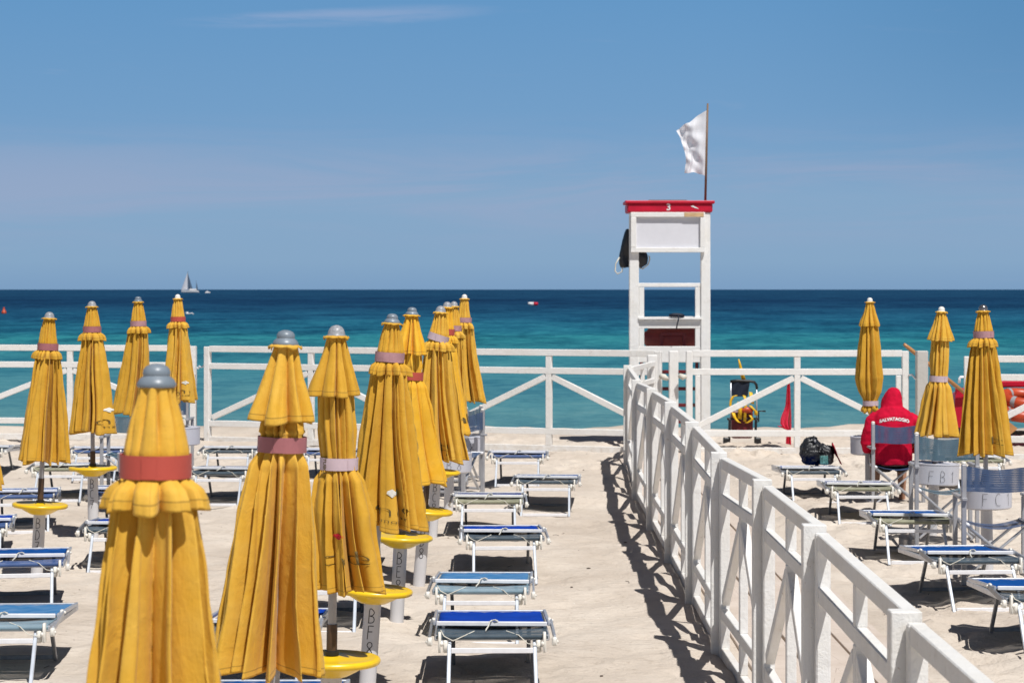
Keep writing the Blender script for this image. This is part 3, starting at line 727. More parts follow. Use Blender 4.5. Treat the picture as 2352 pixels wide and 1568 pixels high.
# faint maker's name on the pale strap of the third parasol is on its band
p3 = [o for o in bpy.data.objects if o.name.startswith('parasol') and o.parent is None and abs(o.location.y - 10.3) < .05][0]
stp = [c for c in p3.children if c.name.startswith('strap')][0]
V0, F0 = font_mesh('TUBO', .026, .0006)
zc = 2.142 - .055 - .550 - .0275; cxx = .09 * ((.55 - .15) / (1.01)) ** 1.6
Lp3 = math.hypot(X_(773, 10.3) - X_(757, 10.3), 2.142); zc = Lp3 - .055 - .55 - .0275
mesh_obj('lettering', [((.0885) * math.sin(-.85 + b / .088) + cxx, -.0885 * math.cos(-.85 + b / .088), zc - a) for a, b in V0], F0, M['ink_logo'], stp)

# ------------------------------------------------------------------ sun loungers
def make_lounger():
    r = empty('sun_lounger', (0, 0, 0))
    # bed mesh rolled round its end bars, sagging slightly
    P = []
    for i in range(26):
        yy = .25 + 1.2 * i / 25; row = []
        for j in range(13):
            x = -.315 + .63 * j / 12; sag = -.016 * math.sin(math.pi * i / 25) * math.sin(math.pi * j / 12)
            row.append(Vector((x, yy, .352 - .048 * (i / 25.) + sag)))
        P.append(row)
    P.insert(0, [Vector((p.x, .238, .340)) for p in P[0]]); P.insert(0, [Vector((p.x, .240, .322)) for p in P[0]]); P.insert(0, [Vector((p.x, .262, .312)) for p in P[0]])
    MB().grid(P).build('bed_mesh', M['mesh_dark'], r, True)
    f = MB()
    for sx in (-1, 1):
        f.bar((sx * .312, .24, .330), (sx * .312, 1.46, .284), .026, .036, ch=.008)
    f.bar((-.30, .256, .329), (.30, .256, .329), .026, .026, ch=.008); f.bar((-.30, 1.452, .284), (.30, 1.452, .284), .026, .026, ch=.008)
    f.build('frame', M['alu'], r)
    # folded sunshade lying on the bed: white bar, grommets, blue cloth
    S = []
    for i in range(12):
        yy = .54 + .86 * i / 11; row = []
        for j in range(17):
            x = -.305 + .61 * j / 16
            row.append(Vector((x, yy, (.360 - .044 * i / 11) + .004 * math.sin(j * 1.9 + i) - .010 * math.sin(math.pi * i / 11) * math.sin(math.pi * j / 16))))
        S.append(row)
    sh = MB().grid(S).build('sunshade', M['shade_blue'], r, True)
    mo = sh.modifiers.new('thickness', 'SOLIDIFY'); mo.thickness = .003
    MB().bar((-.318, .51, .372), (.318, .51, .367), .016, .026, ch=.004).build('shade_bar', M['alu_white'], r)
    gm = MB()
    for k in range(8): gm.ball((-.28 + .08 * k, .555, .368), (.007, .007, .005), 8, 5)
    gm.build('grommets', M['plastic'], sh)
    sb = MB()
    sb.bar((-.33, .52, .370), (-.33, 1.35, .322), .018, .024, ch=.004); sb.bar((.33, .52, .366), (.33, 1.35, .322), .018, .024, ch=.004)
    sb.bar((-.33, 1.36, .318), (.33, 1.36, .318), .02, .02, ch=.004)
    sb.build('shade_frame', M['alu'], r)
    for sx in (-1, 1):      # flat arms with plastic ends
        a = MB().bar((sx * .345, .64, .362), (sx * .352, .18, .335), .014, .034, ch=.003).build('arm', M['alu_dark'] if sx < 0 else M['alu'], r)
        k = MB(); k.box(sx * .350 - .015, sx * .350 + .015, .155, .20, .295, .343, ch=.008); k.ball((sx * .364, .17, .318), .010)
        k.build('arm_end', M['plastic'], a, angle=R(40))
        k = MB(); k.box(sx * .336 - .010, sx * .336 + .010, .63, .67, .348, .384, ch=.006); k.ball((sx * .352, .65, .366), .011)
        k.build('hinge', M['plastic'], a, angle=R(40))
    for sx in (-1, 1):      # ratchet brackets at the leg tops
        b = MB(); b.box(sx * .295 - .009, sx * .295 + .009, .205, .245, .25, .365, ch=.005)
        b.box(sx * .262 - .016, sx * .262 + .016, .235, .28, .245, .318, ch=.010); b.ball((sx * .285, .215, .30), .014)
        b.build('bracket', M['plastic'], r, angle=R(40))
    for sx in (-1, 1):
        MB().bar((sx * .246, .0, .0), (sx * .240, .27, .31), .022, .024, up=(0, 1, 0), ch=.004).build('leg', M['alu_leg'], r)
        MB().bar((sx * .225, 1.15, .0), (sx * .225, .90, .31), .024, .024, up=(0, 1, 0), ch=.004).build('leg', M['alu_dark'], r)  # rear legs and foot bar: shade under the bed put into the colour
    MB().bar((-.23, .215, .262), (.23, .215, .262), .012, .030, ch=.003).build('stretcher', M['alu_white'], r)
    MB().bar((-.23, .004, .022), (.23, .004, .022), .014, .030, ch=.003).build('foot_bar', M['alu_white'], r)
    MB().bar((-.21, 1.146, .018), (.21, 1.146, .018), .014, .028, ch=.003).build('foot_bar', M['alu_dark'], r)
    for pts, q in (([(.0, .50, .390), (-.012, .48, .384), (-.02, .44, .365), (-.03, .38, .360), (-.035, .33, .357)], .0042), ([(-.0, .505, .388), (.02, .495, .394), (.035, .50, .387), (.01, .51, .391)], .004),
                   ([(-.29, .24, .375), (-.27, .235, .34), (-.22, .23, .315), (-.15, .24, .345), (-.1, .28, .362)], .0028), ([(.29, .23, .28), (.2, .225, .30), (.15, .235, .345), (.08, .30, .360)], .0028)):
        MB().tube(pts, q, 6).build('tie_cord', M['rope'], r)
    return r
proto = make_lounger(); used = [False]
def lounger(px, py, yaw, label, bed='mesh_dark', shade='shade_blue', y=None, side=None):
    yn = 5227 * 1.96 / (py - 664.0) if y is None else y + .25
    xx = X_(px, yn); yo = yn - .25
    o = proto if not used[0] else copy_tree(proto); used[0] = True
    o.location = (xx, yo, gz(xx, yo + .5) - .004); o.rotation_euler = (0, 0, R(yaw))
    tag(o, label, 'sun lounger', 'folded sun loungers in rows on the sand')
    for c in o.children:
        n = c.name.split('.')[0]
        if n == 'bed_mesh': c.material_slots[0].material = M[bed]
        if n == 'sunshade': c.material_slots[0].material = M[shade]
    return o
lounger(1132, 1463, 1, 'royal blue lounger with dark mesh at the bottom centre, nearest in the aisle')
lounger(1103, 1340, -1, 'sun-faded pale blue lounger in the centre aisle, directly behind the nearest royal blue one', 'mesh_pale', 'shade_faded')
lounger(1160, 1230, 2, 'royal blue lounger with sagging grey mesh, third from the front in the centre aisle')
lounger(1122, 1153, 0, 'navy lounger with a faded olive tinge, fourth from the front in the centre aisle', 'mesh_olive', 'shade_navy')
lounger(1251, 1100, -3, 'lounger set farthest out to the right in the centre aisle, fifth from the front', 'mesh_dark', 'shade_mid')
lounger(1187, 1053, -2, 'all-blue mesh lounger farthest back in the centre aisle, near the sea fence', 'mesh_blue', 'shade_mid')
lounger(-8, 1430, 3, 'sun-faded light blue lounger in the bottom left corner', 'mesh_pale', 'shade_faded')
lounger(52, 1309, 9, 'bright blue lounger with blue mesh at the left edge, above the faded corner one', 'mesh_blue', 'shade_mid')
lounger(-55, 1198, 10, 'lounger almost cut off by the left edge, left of the BD7 tube', 'mesh_blue', 'shade_blue')
lounger(62, 1137, 10, 'blue lounger behind the yellow disc marked BD7 at the left', 'mesh_blue', 'shade_mid')
lounger(140, 1081, 2, 'grey meshed lounger just behind the disc marked BC7, mostly shadowed', 'mesh_olive', 'shade_mid')
lounger(222, 1038, 0, 'bright blue lounger between the second and third parasols from the left', 'mesh_blue', 'shade_mid')
lounger(-50, 1032, 0, 'grey lounger end peeking in at the far left below the sea fence', 'mesh_dark', 'shade_navy')
lounger(292, 1143, 6, 'lounger poking out left of the blurred parasol, upper of two, blue mesh', 'mesh_blue', 'shade_mid')
lounger(284, 1213, 3, 'lounger poking out left of the blurred parasol, lower of two, dark mesh', 'mesh_dark', 'shade_blue')
lounger(524, 1037, 0, 'lounger close behind the left end post of the middle sea fence panel', 'mesh_dark', 'shade_mid')
lounger(500, 1085, -2, 'navy lounger between the two nearest parasols, with long shadow below', 'mesh_dark', 'shade_navy')
lounger(590, 1454, 0, 'lounger hidden behind the bottom of the pink-strapped parasol', 'mesh_dark', 'shade_blue')
lounger(735, 0, 0, 'lounger whose right legs show between the pink-strapped parasol and the BF8 tube', 'mesh_dark', 'shade_blue', y=15.1)
lounger(595, 0, 0, 'mid blue lounger cut off by the bottom edge under the pink-strapped parasol', 'mesh_dark', 'shade_mid', y=10.15)
lounger(792, 0, 0, 'lounger hidden behind the BF8 parasol, one dark leg showing right of its pole', 'mesh_dark', 'shade_blue', y=17.95)
lounger(755, 1037, 0, 'lounger far behind the pale-strapped slim parasol, only its right end visible', 'mesh_blue', 'shade_blue')
q1 = lounger(1868, 1071, 0, 'lounger carrying the black backpack, in front of the red pennant', 'mesh_dark', 'shade_blue')
lounger(1978, 1123, -2, 'navy lounger with straw coloured mesh in front of the seated lifeguard', 'mesh_olive', 'shade_navy')
lounger(2099, 1200, -2, 'blue lounger with olive mesh in front of the drum marked FB1', 'mesh_olive', 'shade_mid')
lounger(2254, 1288, 3, 'blue lounger with dark mesh right of the diagonal fence, second nearest on that side', 'mesh_dark', 'shade_mid')
lounger(2430, 1392, 0, 'nearest lounger on the right, cut off by the right edge', 'mesh_dark', 'shade_mid')
q6 = lounger(2245, 1067, 0, 'lounger with a raised black backrest behind the rightmost parasol', 'mesh_olive', 'shade_navy')
for c in q6.children:
    if c.name.startswith('sunshade'): c.material_slots[0].material = M['black_cloth']
MB().grid([[Vector((x, .95 + .12 * k, .34 + .20 * k)) for x in (-.29, -.1, .1, .29)] for k in (0, .5, 1)]).build('backrest', M['black_cloth'], q6, True)
b_ = MB()
for sx in (-1, 1): b_.bar((sx * .30, .94, .33), (sx * .30, 1.08, .56), .02, .025)
b_.build('backrest_frame', M['alu_white'], q6)

# ------------------------------------------------------------------ director chairs (back faces -Y)
M['chair_frame'] = simple('dull_coated_tube', (.40, .40, .42), .45, .4, .2, var=.08, scale=12)
def make_chair():
    r = empty('director_chair')
    W = .27
    for sx in (-1, 1):
        MB().bar((sx * W, -.20, -.02), (sx * W, -.20, .87), .036, .042, up=(0, 1, 0)).build('back_post', M['chair_frame'], r)
        MB().bar((sx * W, .22, -.02), (sx * W, .22, .60), .036, .042, up=(0, 1, 0)).build('front_post', M['chair_frame'], r)
        MB().bar((sx * W, -.25, .615), (sx * W, .27, .615), .042, .022).build('armrest', M['chair_frame'], r)
        k = MB().ball((sx * W, -.20, .878), (.021, .021, .014)); k.build('post_cap', M['plastic'], r, True)
        MB().bar((sx * W, -.18, .05), (sx * W, .2, .05), .026, .026).build('runner', M['chair_frame'], r)
    for yy in (-.17, .19):
        MB().bar((-W + .03, yy, .42), (W - .03, yy, .04), .018, .030, up=(0, 1, 0)).build('cross_brace', M['alu'], r)
        MB().bar((W - .03, yy + .025, .42), (-W + .03, yy + .025, .04), .018, .030, up=(0, 1, 0)).build('cross_brace', M['alu'], r)
    for sx in (-1, 1): MB().tube([(sx * (W - .03), -.22, .425), (sx * (W - .03), .24, .425)], .014, 10).build('seat_rail', M['alu_white'], r, True)
    P = [[Vector((-W + .03 + (2 * W - .06) * j / 12, -.20 + .42 * i / 6, .435 - .045 * math.sin(math.pi * j / 12))) for j in range(13)] for i in range(7)]
    o = MB().grid(P).build('seat', M['mesh_chair'], r, True)
    P = []
    for i in range(8):
        z = .67 + .19 * i / 7; row = []
        for j in range(21):
            u = j / 20.; x = -W - .02 + (2 * W + .04) * u; dip = math.sin(math.pi * u)
            row.append(Vector((x, -.222 + .055 * dip, z - .020 * dip * (i / 7.) - .010 * dip + .004 * math.sin(9 * u + i))))
        P.append(row)
    o = MB().grid(P).build('backrest', M['mesh_chair'], r, True)
    return r
cproto = make_chair(); cused = [False]
def chair(x, y, yaw, label, fab='mesh_chair', sz=1.05):
    o = cproto if not cused[0] else copy_tree(cproto); cused[0] = True
    o.location = (x, y, gz(x, y)); o.rotation_euler = (0, 0, R(yaw)); o.scale = (1, 1, sz)
    tag(o, label, 'chair', 'blue director chairs')
    for c in o.children:
        if c.name.startswith(('seat', 'backrest')) and not c.name.startswith('seat_rail'): c.material_slots[0].material = M[fab]
    return o
PCX, PCY = X_(2056, 24.6), 24.6
chair(PCX, PCY, 0, 'blue mesh director chair the lifeguard in red is sitting on')
chair(X_(2168, 20.68), 20.68, -3, 'grey blue director chair with slack backrest, right of the lifeguard beside drum FB1', 'mesh_chair_grey', 1.13)
chair(X_(2284, 17.8), 17.8, -2, 'nearest blue director chair at the right edge, in front of drum FC1')
chair(X_(1048, 25.0), 25.0, 68, 'director chair turned sideways beside drum BB8, with dark mesh back', 'mesh_chair_navy')
chair(X_(1052, 27.6), 27.6, 72, 'director chair behind the sideways one at the farthest middle parasol', 'mesh_chair_grey')
chair(X_(297, 25.2), 25.2, 0, 'grey blue director chair half hidden left behind the blurred parasol', 'mesh_chair_grey')
chair(X_(386, 28.2), 28.2, 0, 'dark director chair under the white-capped parasol near the left fence opening', 'mesh_chair_navy')

# ------------------------------------------------------------------ fences
def fence_panel(p0, p1, h0, h1, label, group, zt=0., brace=True, pw=.09, left=True, right=True, centre=.5, feet=(None, None), name='timber_fence', mat='wood', thin=1., ch=.005, sink=.05):
    """white timber panel: end stiles, four rails, centre stile and two braces"""
    a = Vector((p0[0], p0[1], 0)); b = Vector((p1[0], p1[1], 0)); d = (b - a); L = d.length; d.normalize()
    r = empty(name, (a.x, a.y, 0), math.atan2(d.y, d.x), label, 'fence', group)
    H = lambda x: h0 + (h1 - h0) * x / L
    sc_ = (h0 + h1) / 2 / 1.45
    z_top = .045; z2 = .302 * sc_; 
    e = pw * .5
    xa, xb = (e if left else 0), (L - e if right else L)
    def rail(zoff0, name_, w, hh, fromtop=True, dy=0.):
        w *= thin ** 1.6; hh *= thin
        if fromtop: z0, z1 = H(xa) - zoff0, H(xb) - zoff0
        else: z0 = z1 = zoff0
        return MB().bar((xa, dy, z0), (xb, dy, z1), w, hh, ch=ch).build(name_, M[mat], r)
    rail(.045, 'top_rail', .082, .090); rail(.302 * sc_ + 0, 'rail', .072, .088)
    rail(.290, 'rail', .072, .088, False); rail(.045, 'bottom_rail', .070, .095, False)
    if left: MB().bar((0, 0, -sink), (0, 0, h0 - .012), pw, pw, up=(0, 1, 0), ch=.007).build('stile', M[mat], r)
    if right: MB().bar((L, 0, -sink), (L, 0, h1 - .012), pw, pw, up=(0, 1, 0), ch=.007).build('stile', M[mat], r)
    cx = L * centre
    zc2 = H(cx) - .302 * sc_
    for z0, z1 in ((.045 + .0475 * thin, .290 - .044 * thin), (.290 + .044 * thin, zc2 - .044 * thin), (zc2 + .044 * thin, H(cx) - .045 - .045 * thin)):
        MB().bar((cx, 0, z0), (cx, 0, z1), .085 * thin ** 1.4, .070 * thin ** 1.4, up=(0, 1, 0), ch=ch).build('centre_stile', M[mat], r)
    if brace:
        f0 = feet[0] if feet[0] is not None else e; f1 = feet[1] if feet[1] is not None else L - e
        zt_, zb_ = zc2 - .085, .375
        MB().bar((cx - .05, 0, zt_), (f0 + .04, 0, zb_), .062 * thin, .082 * thin, ch=ch).build('brace', M[mat], r)
        MB().bar((cx + .05, 0, zt_), (f1 - .04, 0, zb_), .062 * thin, .082 * thin, ch=ch).build('brace', M[mat], r)
    return r
G1 = 'white timber fence panels along the sea'; G2 = 'white timber fence panels running towards the sea'
def sea(pxa, ya, pxb, yb, ha, hb, label, **k):
    return fence_panel((X_(pxa, ya), ya), (X_(pxb, yb), yb), ha, hb, label, G1, **k)
sea(-118, 35.0, 444, 34.5, 1.45, 1.45, 'leftmost sea fence panel, ending at the gap behind the white-capped parasol')
sea(477, 34.2, 962, 32.9, 1.45, 1.45, 'sea fence panel starting right of the gap, behind the two nearest parasols')
sea(968, 32.88, 1512, 31.7, 1.45, 1.448, 'sea fence panel ending at the foot of the lifeguard tower', left=False, feet=(.42, None), centre=.548)
sea(1583, 31.75, 2079, 31.75, 1.45, 1.45, 'sea fence panel right of the lifeguard tower, behind the red pennant')
sea(2222, 30.6, 2720, 30.2, 1.41, 1.41, 'rightmost sea fence panel, in front of the red rescue boat')
MB().bar((X_(1602, 31.75), 31.70, -.05), (X_(1602, 31.75), 31.70, 1.10), .07, .05, up=(0, 1, 0), ch=.006).build('short_plank', M['wood'])
tag(bpy.data.objects['short_plank'], 'short upright board doubled onto the fence right of the tower', 'board')
MB().bar((X_(2063, 31.7), 31.68, -.05), (X_(2063, 31.7), 31.68, 1.10), .07, .05, up=(0, 1, 0), ch=.006).build('plank', M['wood'])
tag(bpy.data.objects['plank'], 'short upright board doubled onto the fence left of the weathered post', 'board')
# posts of the passage under the tower
def post(name, px, y, w, h, label, mat='wood', dpt=None):
    o = MB().bar((0, 0, -.1), (0, 0, h), w, dpt or w, up=(0, 1, 0), ch=.01).build(name, M[mat])
    o.location = (X_(px, y), y, 0); return tag(o, label, 'post')
post('fence_post', 1498, 31.2, .135, 1.40, 'thick white post where the diagonal fence meets the sea fence')
post('fence_post', 1547, 31.75, .13, 1.44, 'lone white post in the middle of the passage before the tower', dpt=.10)
post('fence_post', 2117, 31.6, .155, 1.445, 'weathered grey post standing free in the right hand fence gap', 'wood_grey')
# hooks on the gaps
def hook(name, pts, r_, mat, label, cat='hook'):
    o = MB().tube(pts, r_, 8).build(name, M[mat], None, True); return tag(o, label, cat)
hook('metal_hook', [(X_(452, 34.4), 34.4, 1.12), (X_(456, 34.4), 34.38, 1.10), (X_(459, 34.4), 34.36, 1.14), (X_(463, 34.4), 34.36, 1.12), (X_(470, 34.4), 34.36, 1.15)], .012, 'alu_white', 'white latch hook bridging the left gap of the sea fence')
hook('metal_hook', [(X_(2088, 31.7), 31.7, 1.105), (X_(2094, 31.7), 31.66, 1.11), (X_(2100, 31.7), 31.62, 1.06), (X_(2106, 31.6), 31.6, 1.05)], .014, 'alu_white', 'hook joining the right sea fence to the weathered post')
hook('metal_hook', [(X_(2222, 30.6), 30.6, 1.12), (X_(2205, 30.6), 30.58, 1.12), (X_(2203, 30.6), 30.58, 1.10), (X_(2203, 30.6), 30.58, 1.04)], .018, 'alu_white', 'white bent hook on the left end of the rightmost sea fence panel')
for i, (xa, xb) in enumerate(((1516, 1533), (1560, 1575))):
    o = MB().tube([(X_(xa, 31.7), 31.62, 1.10 - .0 * i), (X_((xa + xb) / 2, 31.7), 31.58, 1.08), (X_(xb, 31.7), 31.60, 1.05 + .04 * i)], [.035, .042, .025], 10).build('rope_knot', M['rope'], None, True)
    tag(o, ('white rope tied left of the lone passage post', 'white rope tied right of the lone passage post')[i], 'rope')

# diagonal fence
DP = [(1.20, 4.85, 1.28), (1.249, 7.24, 1.28), (1.280, 9.65, 1.305), (1.318, 12.0, 1.30), (1.290, 14.2, 1.285), (1.312, 16.6, 1.335), (1.330, 19.1, 1.355), (1.345, 21.95, 1.345), (1.36, 24.9, 1.31), (1.505, 29.7, 1.31)]
names = ['nearest diagonal fence panel, running out of the bottom right corner', 'second nearest panel of the diagonal fence, level with the right hand loungers',
         'third nearest panel of the diagonal fence, beside the sandy walkway', 'fourth nearest panel of the diagonal fence',
         'fifth nearest panel of the diagonal fence, halfway up the aisle', 'sixth nearest panel of the diagonal fence', 'seventh nearest panel of the diagonal fence',
         'eighth nearest panel of the diagonal fence, near the tower', 'long farthest panel of the diagonal fence before it turns']
for i in range(len(DP) - 1):
    a, b = DP[i], DP[i + 1]
    d = Vector((b[0] - a[0], b[1] - a[1])).normalized()
    pa = Vector((a[0], a[1])) + d * .075; pb = Vector((b[0], b[1])) - d * .075
    fence_panel((pa.x + .028, pa.y), (pb.x + .028, pb.y), a[2] + .004, b[2] - .020, names[i], G2, pw=.062, left=False, thin=.76, ch=.004)
places = ['at the bottom right, with chipped top', 'second from the front', 'third from the front', 'fourth from the front', 'fifth from the front', 'sixth from the front', 'seventh from the front', 'eighth from the front', 'at the far corner where the fence turns']
for i, (x, y, h) in enumerate(DP[1:]):
    o = MB().bar((0, 0, -.1), (0, 0, h), .100, .075, up=(0, 1, 0), ch=.004).build('fence_post', M['wood'])
    o.location = (x, y, 0); o.rotation_euler = (0, 0, R(rnd.uniform(-3, 3))); tag(o, 'white square post of the diagonal fence, ' + places[i], 'post', 'posts of the diagonal fence')
fence_panel((1.56, 29.75), (1.93, 31.05), 1.30, 1.33, 'short return panel joining the diagonal fence to the thick white post', G2, pw=.06, brace=False, thin=.76)

# ------------------------------------------------------------------ lifeguard tower
def tower():
    y0 = 32.9; xl, xr = X_(1456, y0), X_(1620, y0)
    r = empty('lifeguard_tower', ((xl + xr) / 2, y0, 0), 0, 'tall white lifeguard chair tower with red roof tray numbered 3', 'tower')
    W = (xr - xl) / 2; h = lambda py: Zh(py, y0); D = 1.15; w = .14
    for sx in (-1, 1):
        MB().bar((sx * W, 0, -.3), (sx * W, 0, h(488)), w, .10, up=(0, 1, 0), ch=.012).build('leg', M['wood_bright'], r)
        MB().bar((sx * W + .07, D, -.3), (sx * W + .05, D * .85, h(650)), w * .8, .10, up=(0, 1, 0), ch=.012).build('leg', M['wood_bright'], r)
    # red roof tray
    ro = MB(); ztop, zb = h(461), h(488); c = (W + .045)
    c += .055
    ro.box(-c - .03, c + .03, -.10, .62, ztop - .045, ztop, ch=.012); ro.box(-c, c, -.075, .60, zb, ztop - .042, ch=.02)
    rf = ro.build('roof_tray', M['red'], r)
    MB().box(-.30, .25, .02, .5, ztop + .001, ztop + .014, ch=.004).build('roof_mat', M['black_plastic'], rf)
    V, F = font_mesh('3', .135, .003); mesh_obj('lettering', [(a - .02, -.0785, b + zb + .03) for a, b in V], F, M['white_print'], rf)
    mesh_obj('sticker', [(.30, -.0785, zb + .085), (.33, -.0785, zb + .10), (.42, -.0785, zb + .05), (.36, -.0785, zb + .06)], [[0, 1, 2, 3]], M['white_print'], rf)
    # framed back panel
    zt, zp = h(488), h(580); xL = X_(1448, y0) - (xl + xr) / 2; xR = X_(1618, y0) - (xl + xr) / 2
    MB().box(xL + .06, xR - .06, -.062, -.055, zp + .03, zt - .03, ch=.001).build('back_panel', M['panel'], r)
    fr = MB(); fr.bar((xL, -.085, zt - .035), (xR, -.085, zt - .035), .05, .07, ch=.006); fr.bar((xL, -.085, zp + .035), (xR, -.085, zp + .035), .05, .07, ch=.006)
    fr.bar((xL + .04, -.0855, zp + .07), (xL + .04, -.0855, zt - .07), .08, .05, up=(0, 1, 0), ch=.006); fr.bar((xR - .035, -.0855, zp + .07), (xR - .035, -.0855, zt - .07), .07, .05, up=(0, 1, 0), ch=.006)
    fr.build('panel_frame', M['wood_bright'], r)
    MB().box(xR - .30, xR - .02, -.116, -.110, zt - .066, zt - .004, ch=.001).build('timber_patch', M['bare'], r)
    # rails
    def hb(pya, pyb, name, yy=-.0, dd=.05):
        MB().bar((-W + .06, yy, (h(pya) + h(pyb)) / 2), (W - .06, yy, (h(pya) + h(pyb)) / 2), dd, h(pya) - h(pyb), ch=.006).build(name, M['wood_bright'], r)
    hb(650, 659, 'rail'); hb(728, 734, 'rail', -.03, .09); hb(734.5, 754, 'rail'); hb(795, 832, 'crosspiece')
    for sx in (-1, 1): MB().bar((sx * (W - .11), 0, h(832)), (sx * (W - .11), 0, h(659.5)), .075, .045, up=(0, 1, 0), ch=.006).build('inner_stile', M['wood_bright'], r)
    # seat platform and arm rests on the sea side
    MB().box(-W - .02, W + .02, .08, .98, h(728) - .03, h(728), ch=.006).build('seat_platform', M['wood_bright'], r)
    for sx in (-1, 1): MB().bar((sx * W + .01, .06, h(655)), (sx * W + .06, D * .88, h(657)), .06, .07, ch=.006).build('armrest', M['wood_bright'], r)
    # dark red ladder
    ld = []
    xa, xb = -W + .12, W - .105
    for x in (xa, xb): ld.append(MB().bar((x, .25, -.3), (x, .22, h(832)), .045, .04, up=(0, 1, 0)).build('ladder_rail', M['darkred'], r))
    for py in (855, 894, 932, 970, 1008): MB().bar((xa, .24, h(py)), (xb, .24, h(py)), .04, .05).build('ladder_rung', M['darkred'], r)
    return r, (xl + xr) / 2, y0, W
tw, TX, TY, TW = tower()
# flag on the tower
def flag():
    y0 = 33.25; P0 = Vector((X_(1620, y0), y0, Zh(462, y0) - .03)); P1 = Vector((X_(1625.5, y0), y0, Zh(238, y0)))
    r = empty('flag', P0, 0, 'plain white flag blowing left from a thin brown pole on the tower', 'flag')
    MB().tube([(0, 0, 0), P1 - P0], [.019, .014], 10).build('flagpole', M['wood_pole'], r, True)
    def pt(zx, zy): return Vector((X_(1343.6 + .3671 * zx, y0), y0, Zh(223.9 + .3671 * zy, y0))) - P0
    top = [pt(762, 80), pt(700, 118), pt(655, 155), pt(620, 172), pt(595, 188), pt(572, 215)]
    bot = [pt(753, 492), pt(730, 482), pt(700, 471), pt(672, 470), pt(650, 470), pt(622, 480)]
    left = [pt(572, 215), pt(598, 262), pt(612, 310), pt(625, 355), pt(632, 410), pt(622, 480)]
    right = [pt(762, 80).lerp(pt(753, 492), k / 5) for k in range(6)]
    def ip(A, u):
        k = min(int(u * 5), 4); return A[k].lerp(A[k + 1], u * 5 - k)
    G = []
    for i in range(41):
        v = i / 40; row = []
        for j in range(33):
            u = j / 32
            S = ip(top, u) * (1 - v) + ip(bot, u) * v + ip(right, v) * (1 - u) + ip(left, v) * u - (top[0] * (1 - u) * (1 - v) + top[-1] * u * (1 - v) + bot[0] * (1 - u) * v + bot[-1] * u * v)
            ph = 9 * u + 6 * v * (1 - .4 * u)
            S = S + Vector((0, (.035 * math.sin(ph) + .018 * math.sin(17 * u - 11 * v + 1) + .012 * math.sin(23 * v + 8 * u)) * min(1, u * 3), .012 * math.sin(14 * u) * u))
            row.append(S)
        G.append(row)
    MB().grid(G).build('flag_cloth', M['flag_white'], r, True)
flag()
# things on the tower
o = MB(); o.tube([(-.11, 0, .022), (-.05, 0, .03), (.0, .0, .03), (.06, 0, .026), (.11, 0, .018)], [.02, .030, .03, .028, .018], 12); o.tube([(.02, -.05, .02), (.02, -.085, -.03), (.0, -.09, -.10), (-.01, -.085, -.17)], .010, 6)
o = o.build('radio_pouch', M['navy_cloth'], None, True); o.location = (X_(1554, 32.87), 32.83, Zh(728, 32.87)); tag(o, 'small dark pouch with dangling strap lying on the middle rail of the tower', 'pouch')
# maroon rescue float under the seat
x0, x1 = X_(1474, 33.5), X_(1606, 33.5); zt, zb = Zh(754, 33.5), Zh(797, 33.5)
r = empty('rescue_float', ((x0 + x1) / 2, 33.5, (zt + zb) / 2), 0, 'maroon rescue float stowed under the tower seat', 'rescue float')
w = (x1 - x0) / 2
o = MB().tube([(-w, 0, .03), (-w + .05, 0, .02), (-w + .09, 0, 0), (0, 0, -.01), (w, 0, 0), (w + .08, 0, 0)], [.05, .09, .145, .155, .15, .10], 18).build('float_body', M['maroon'], r, angle=R(60))
o = MB(); o.bar((-.14, -.16, -.12), (-.14, -.16, .07), .05, .02, up=(0, 1, 0)); o.bar((.19, -.16, -.12), (.19, -.16, .07), .05, .02, up=(0, 1, 0)); o.bar((-.14, -.162, .06), (.20, -.162, .06), .02, .05); o.build('grab_handle', M['darkred'], r)
# black jacket hung on the left leg
def jacket():
    y0 = 33.06; r = empty('jacket', (X_(1443, y0), y0, Zh(600, y0)), 0, 'black jacket with pale straps hung behind the left leg of the tower', 'jacket')
    def q(zx, zy): return X_(1343.6 + .3671 * zx, y0) - r.location.x, Zh(223.9 + .3671 * zy, y0) - r.location.z
    rows = [(825, 258, 285), (850, 246, 300), (900, 232, 330), (950, 222, 375), (985, 214, 392), (1010, 213, 395), (1040, 213, 390), (1062, 222, 355)]
    G = []
    for zy, xa, xb in rows:
        row = []
        for k in range(21):
            a = 2 * math.pi * k / 20; xm = (xa + xb) / 2; hw = (xb - xa) / 2
            X, Z = q(xm + hw * math.cos(a), zy); row.append(Vector((X, .09 * math.sin(a) * (1 + .25 * math.sin(3 * a + zy)), Z + .01 * math.sin(5 * a))))
        G.append(row)
    mb = MB().grid(G); mb.add(G[0][:-1], [list(range(20))]); mb.add(G[-1][:-1], [list(range(20))]); mb.build('jacket_body', M['black_cloth'], r, True)
    def tb(pts, name): MB().tube([Vector((q(a, b)[0], -.03, q(a, b)[1])) for a, b in pts], .010, 8).build(name, M['rope'], r, True)
    tb([(215, 1000), (192, 1040), (188, 1085), (203, 1104), (230, 1090), (240, 1035)], 'strap'); tb([(400, 990), (405, 1010), (395, 1045), (360, 1072), (340, 1065)], 'strap')
jacket()

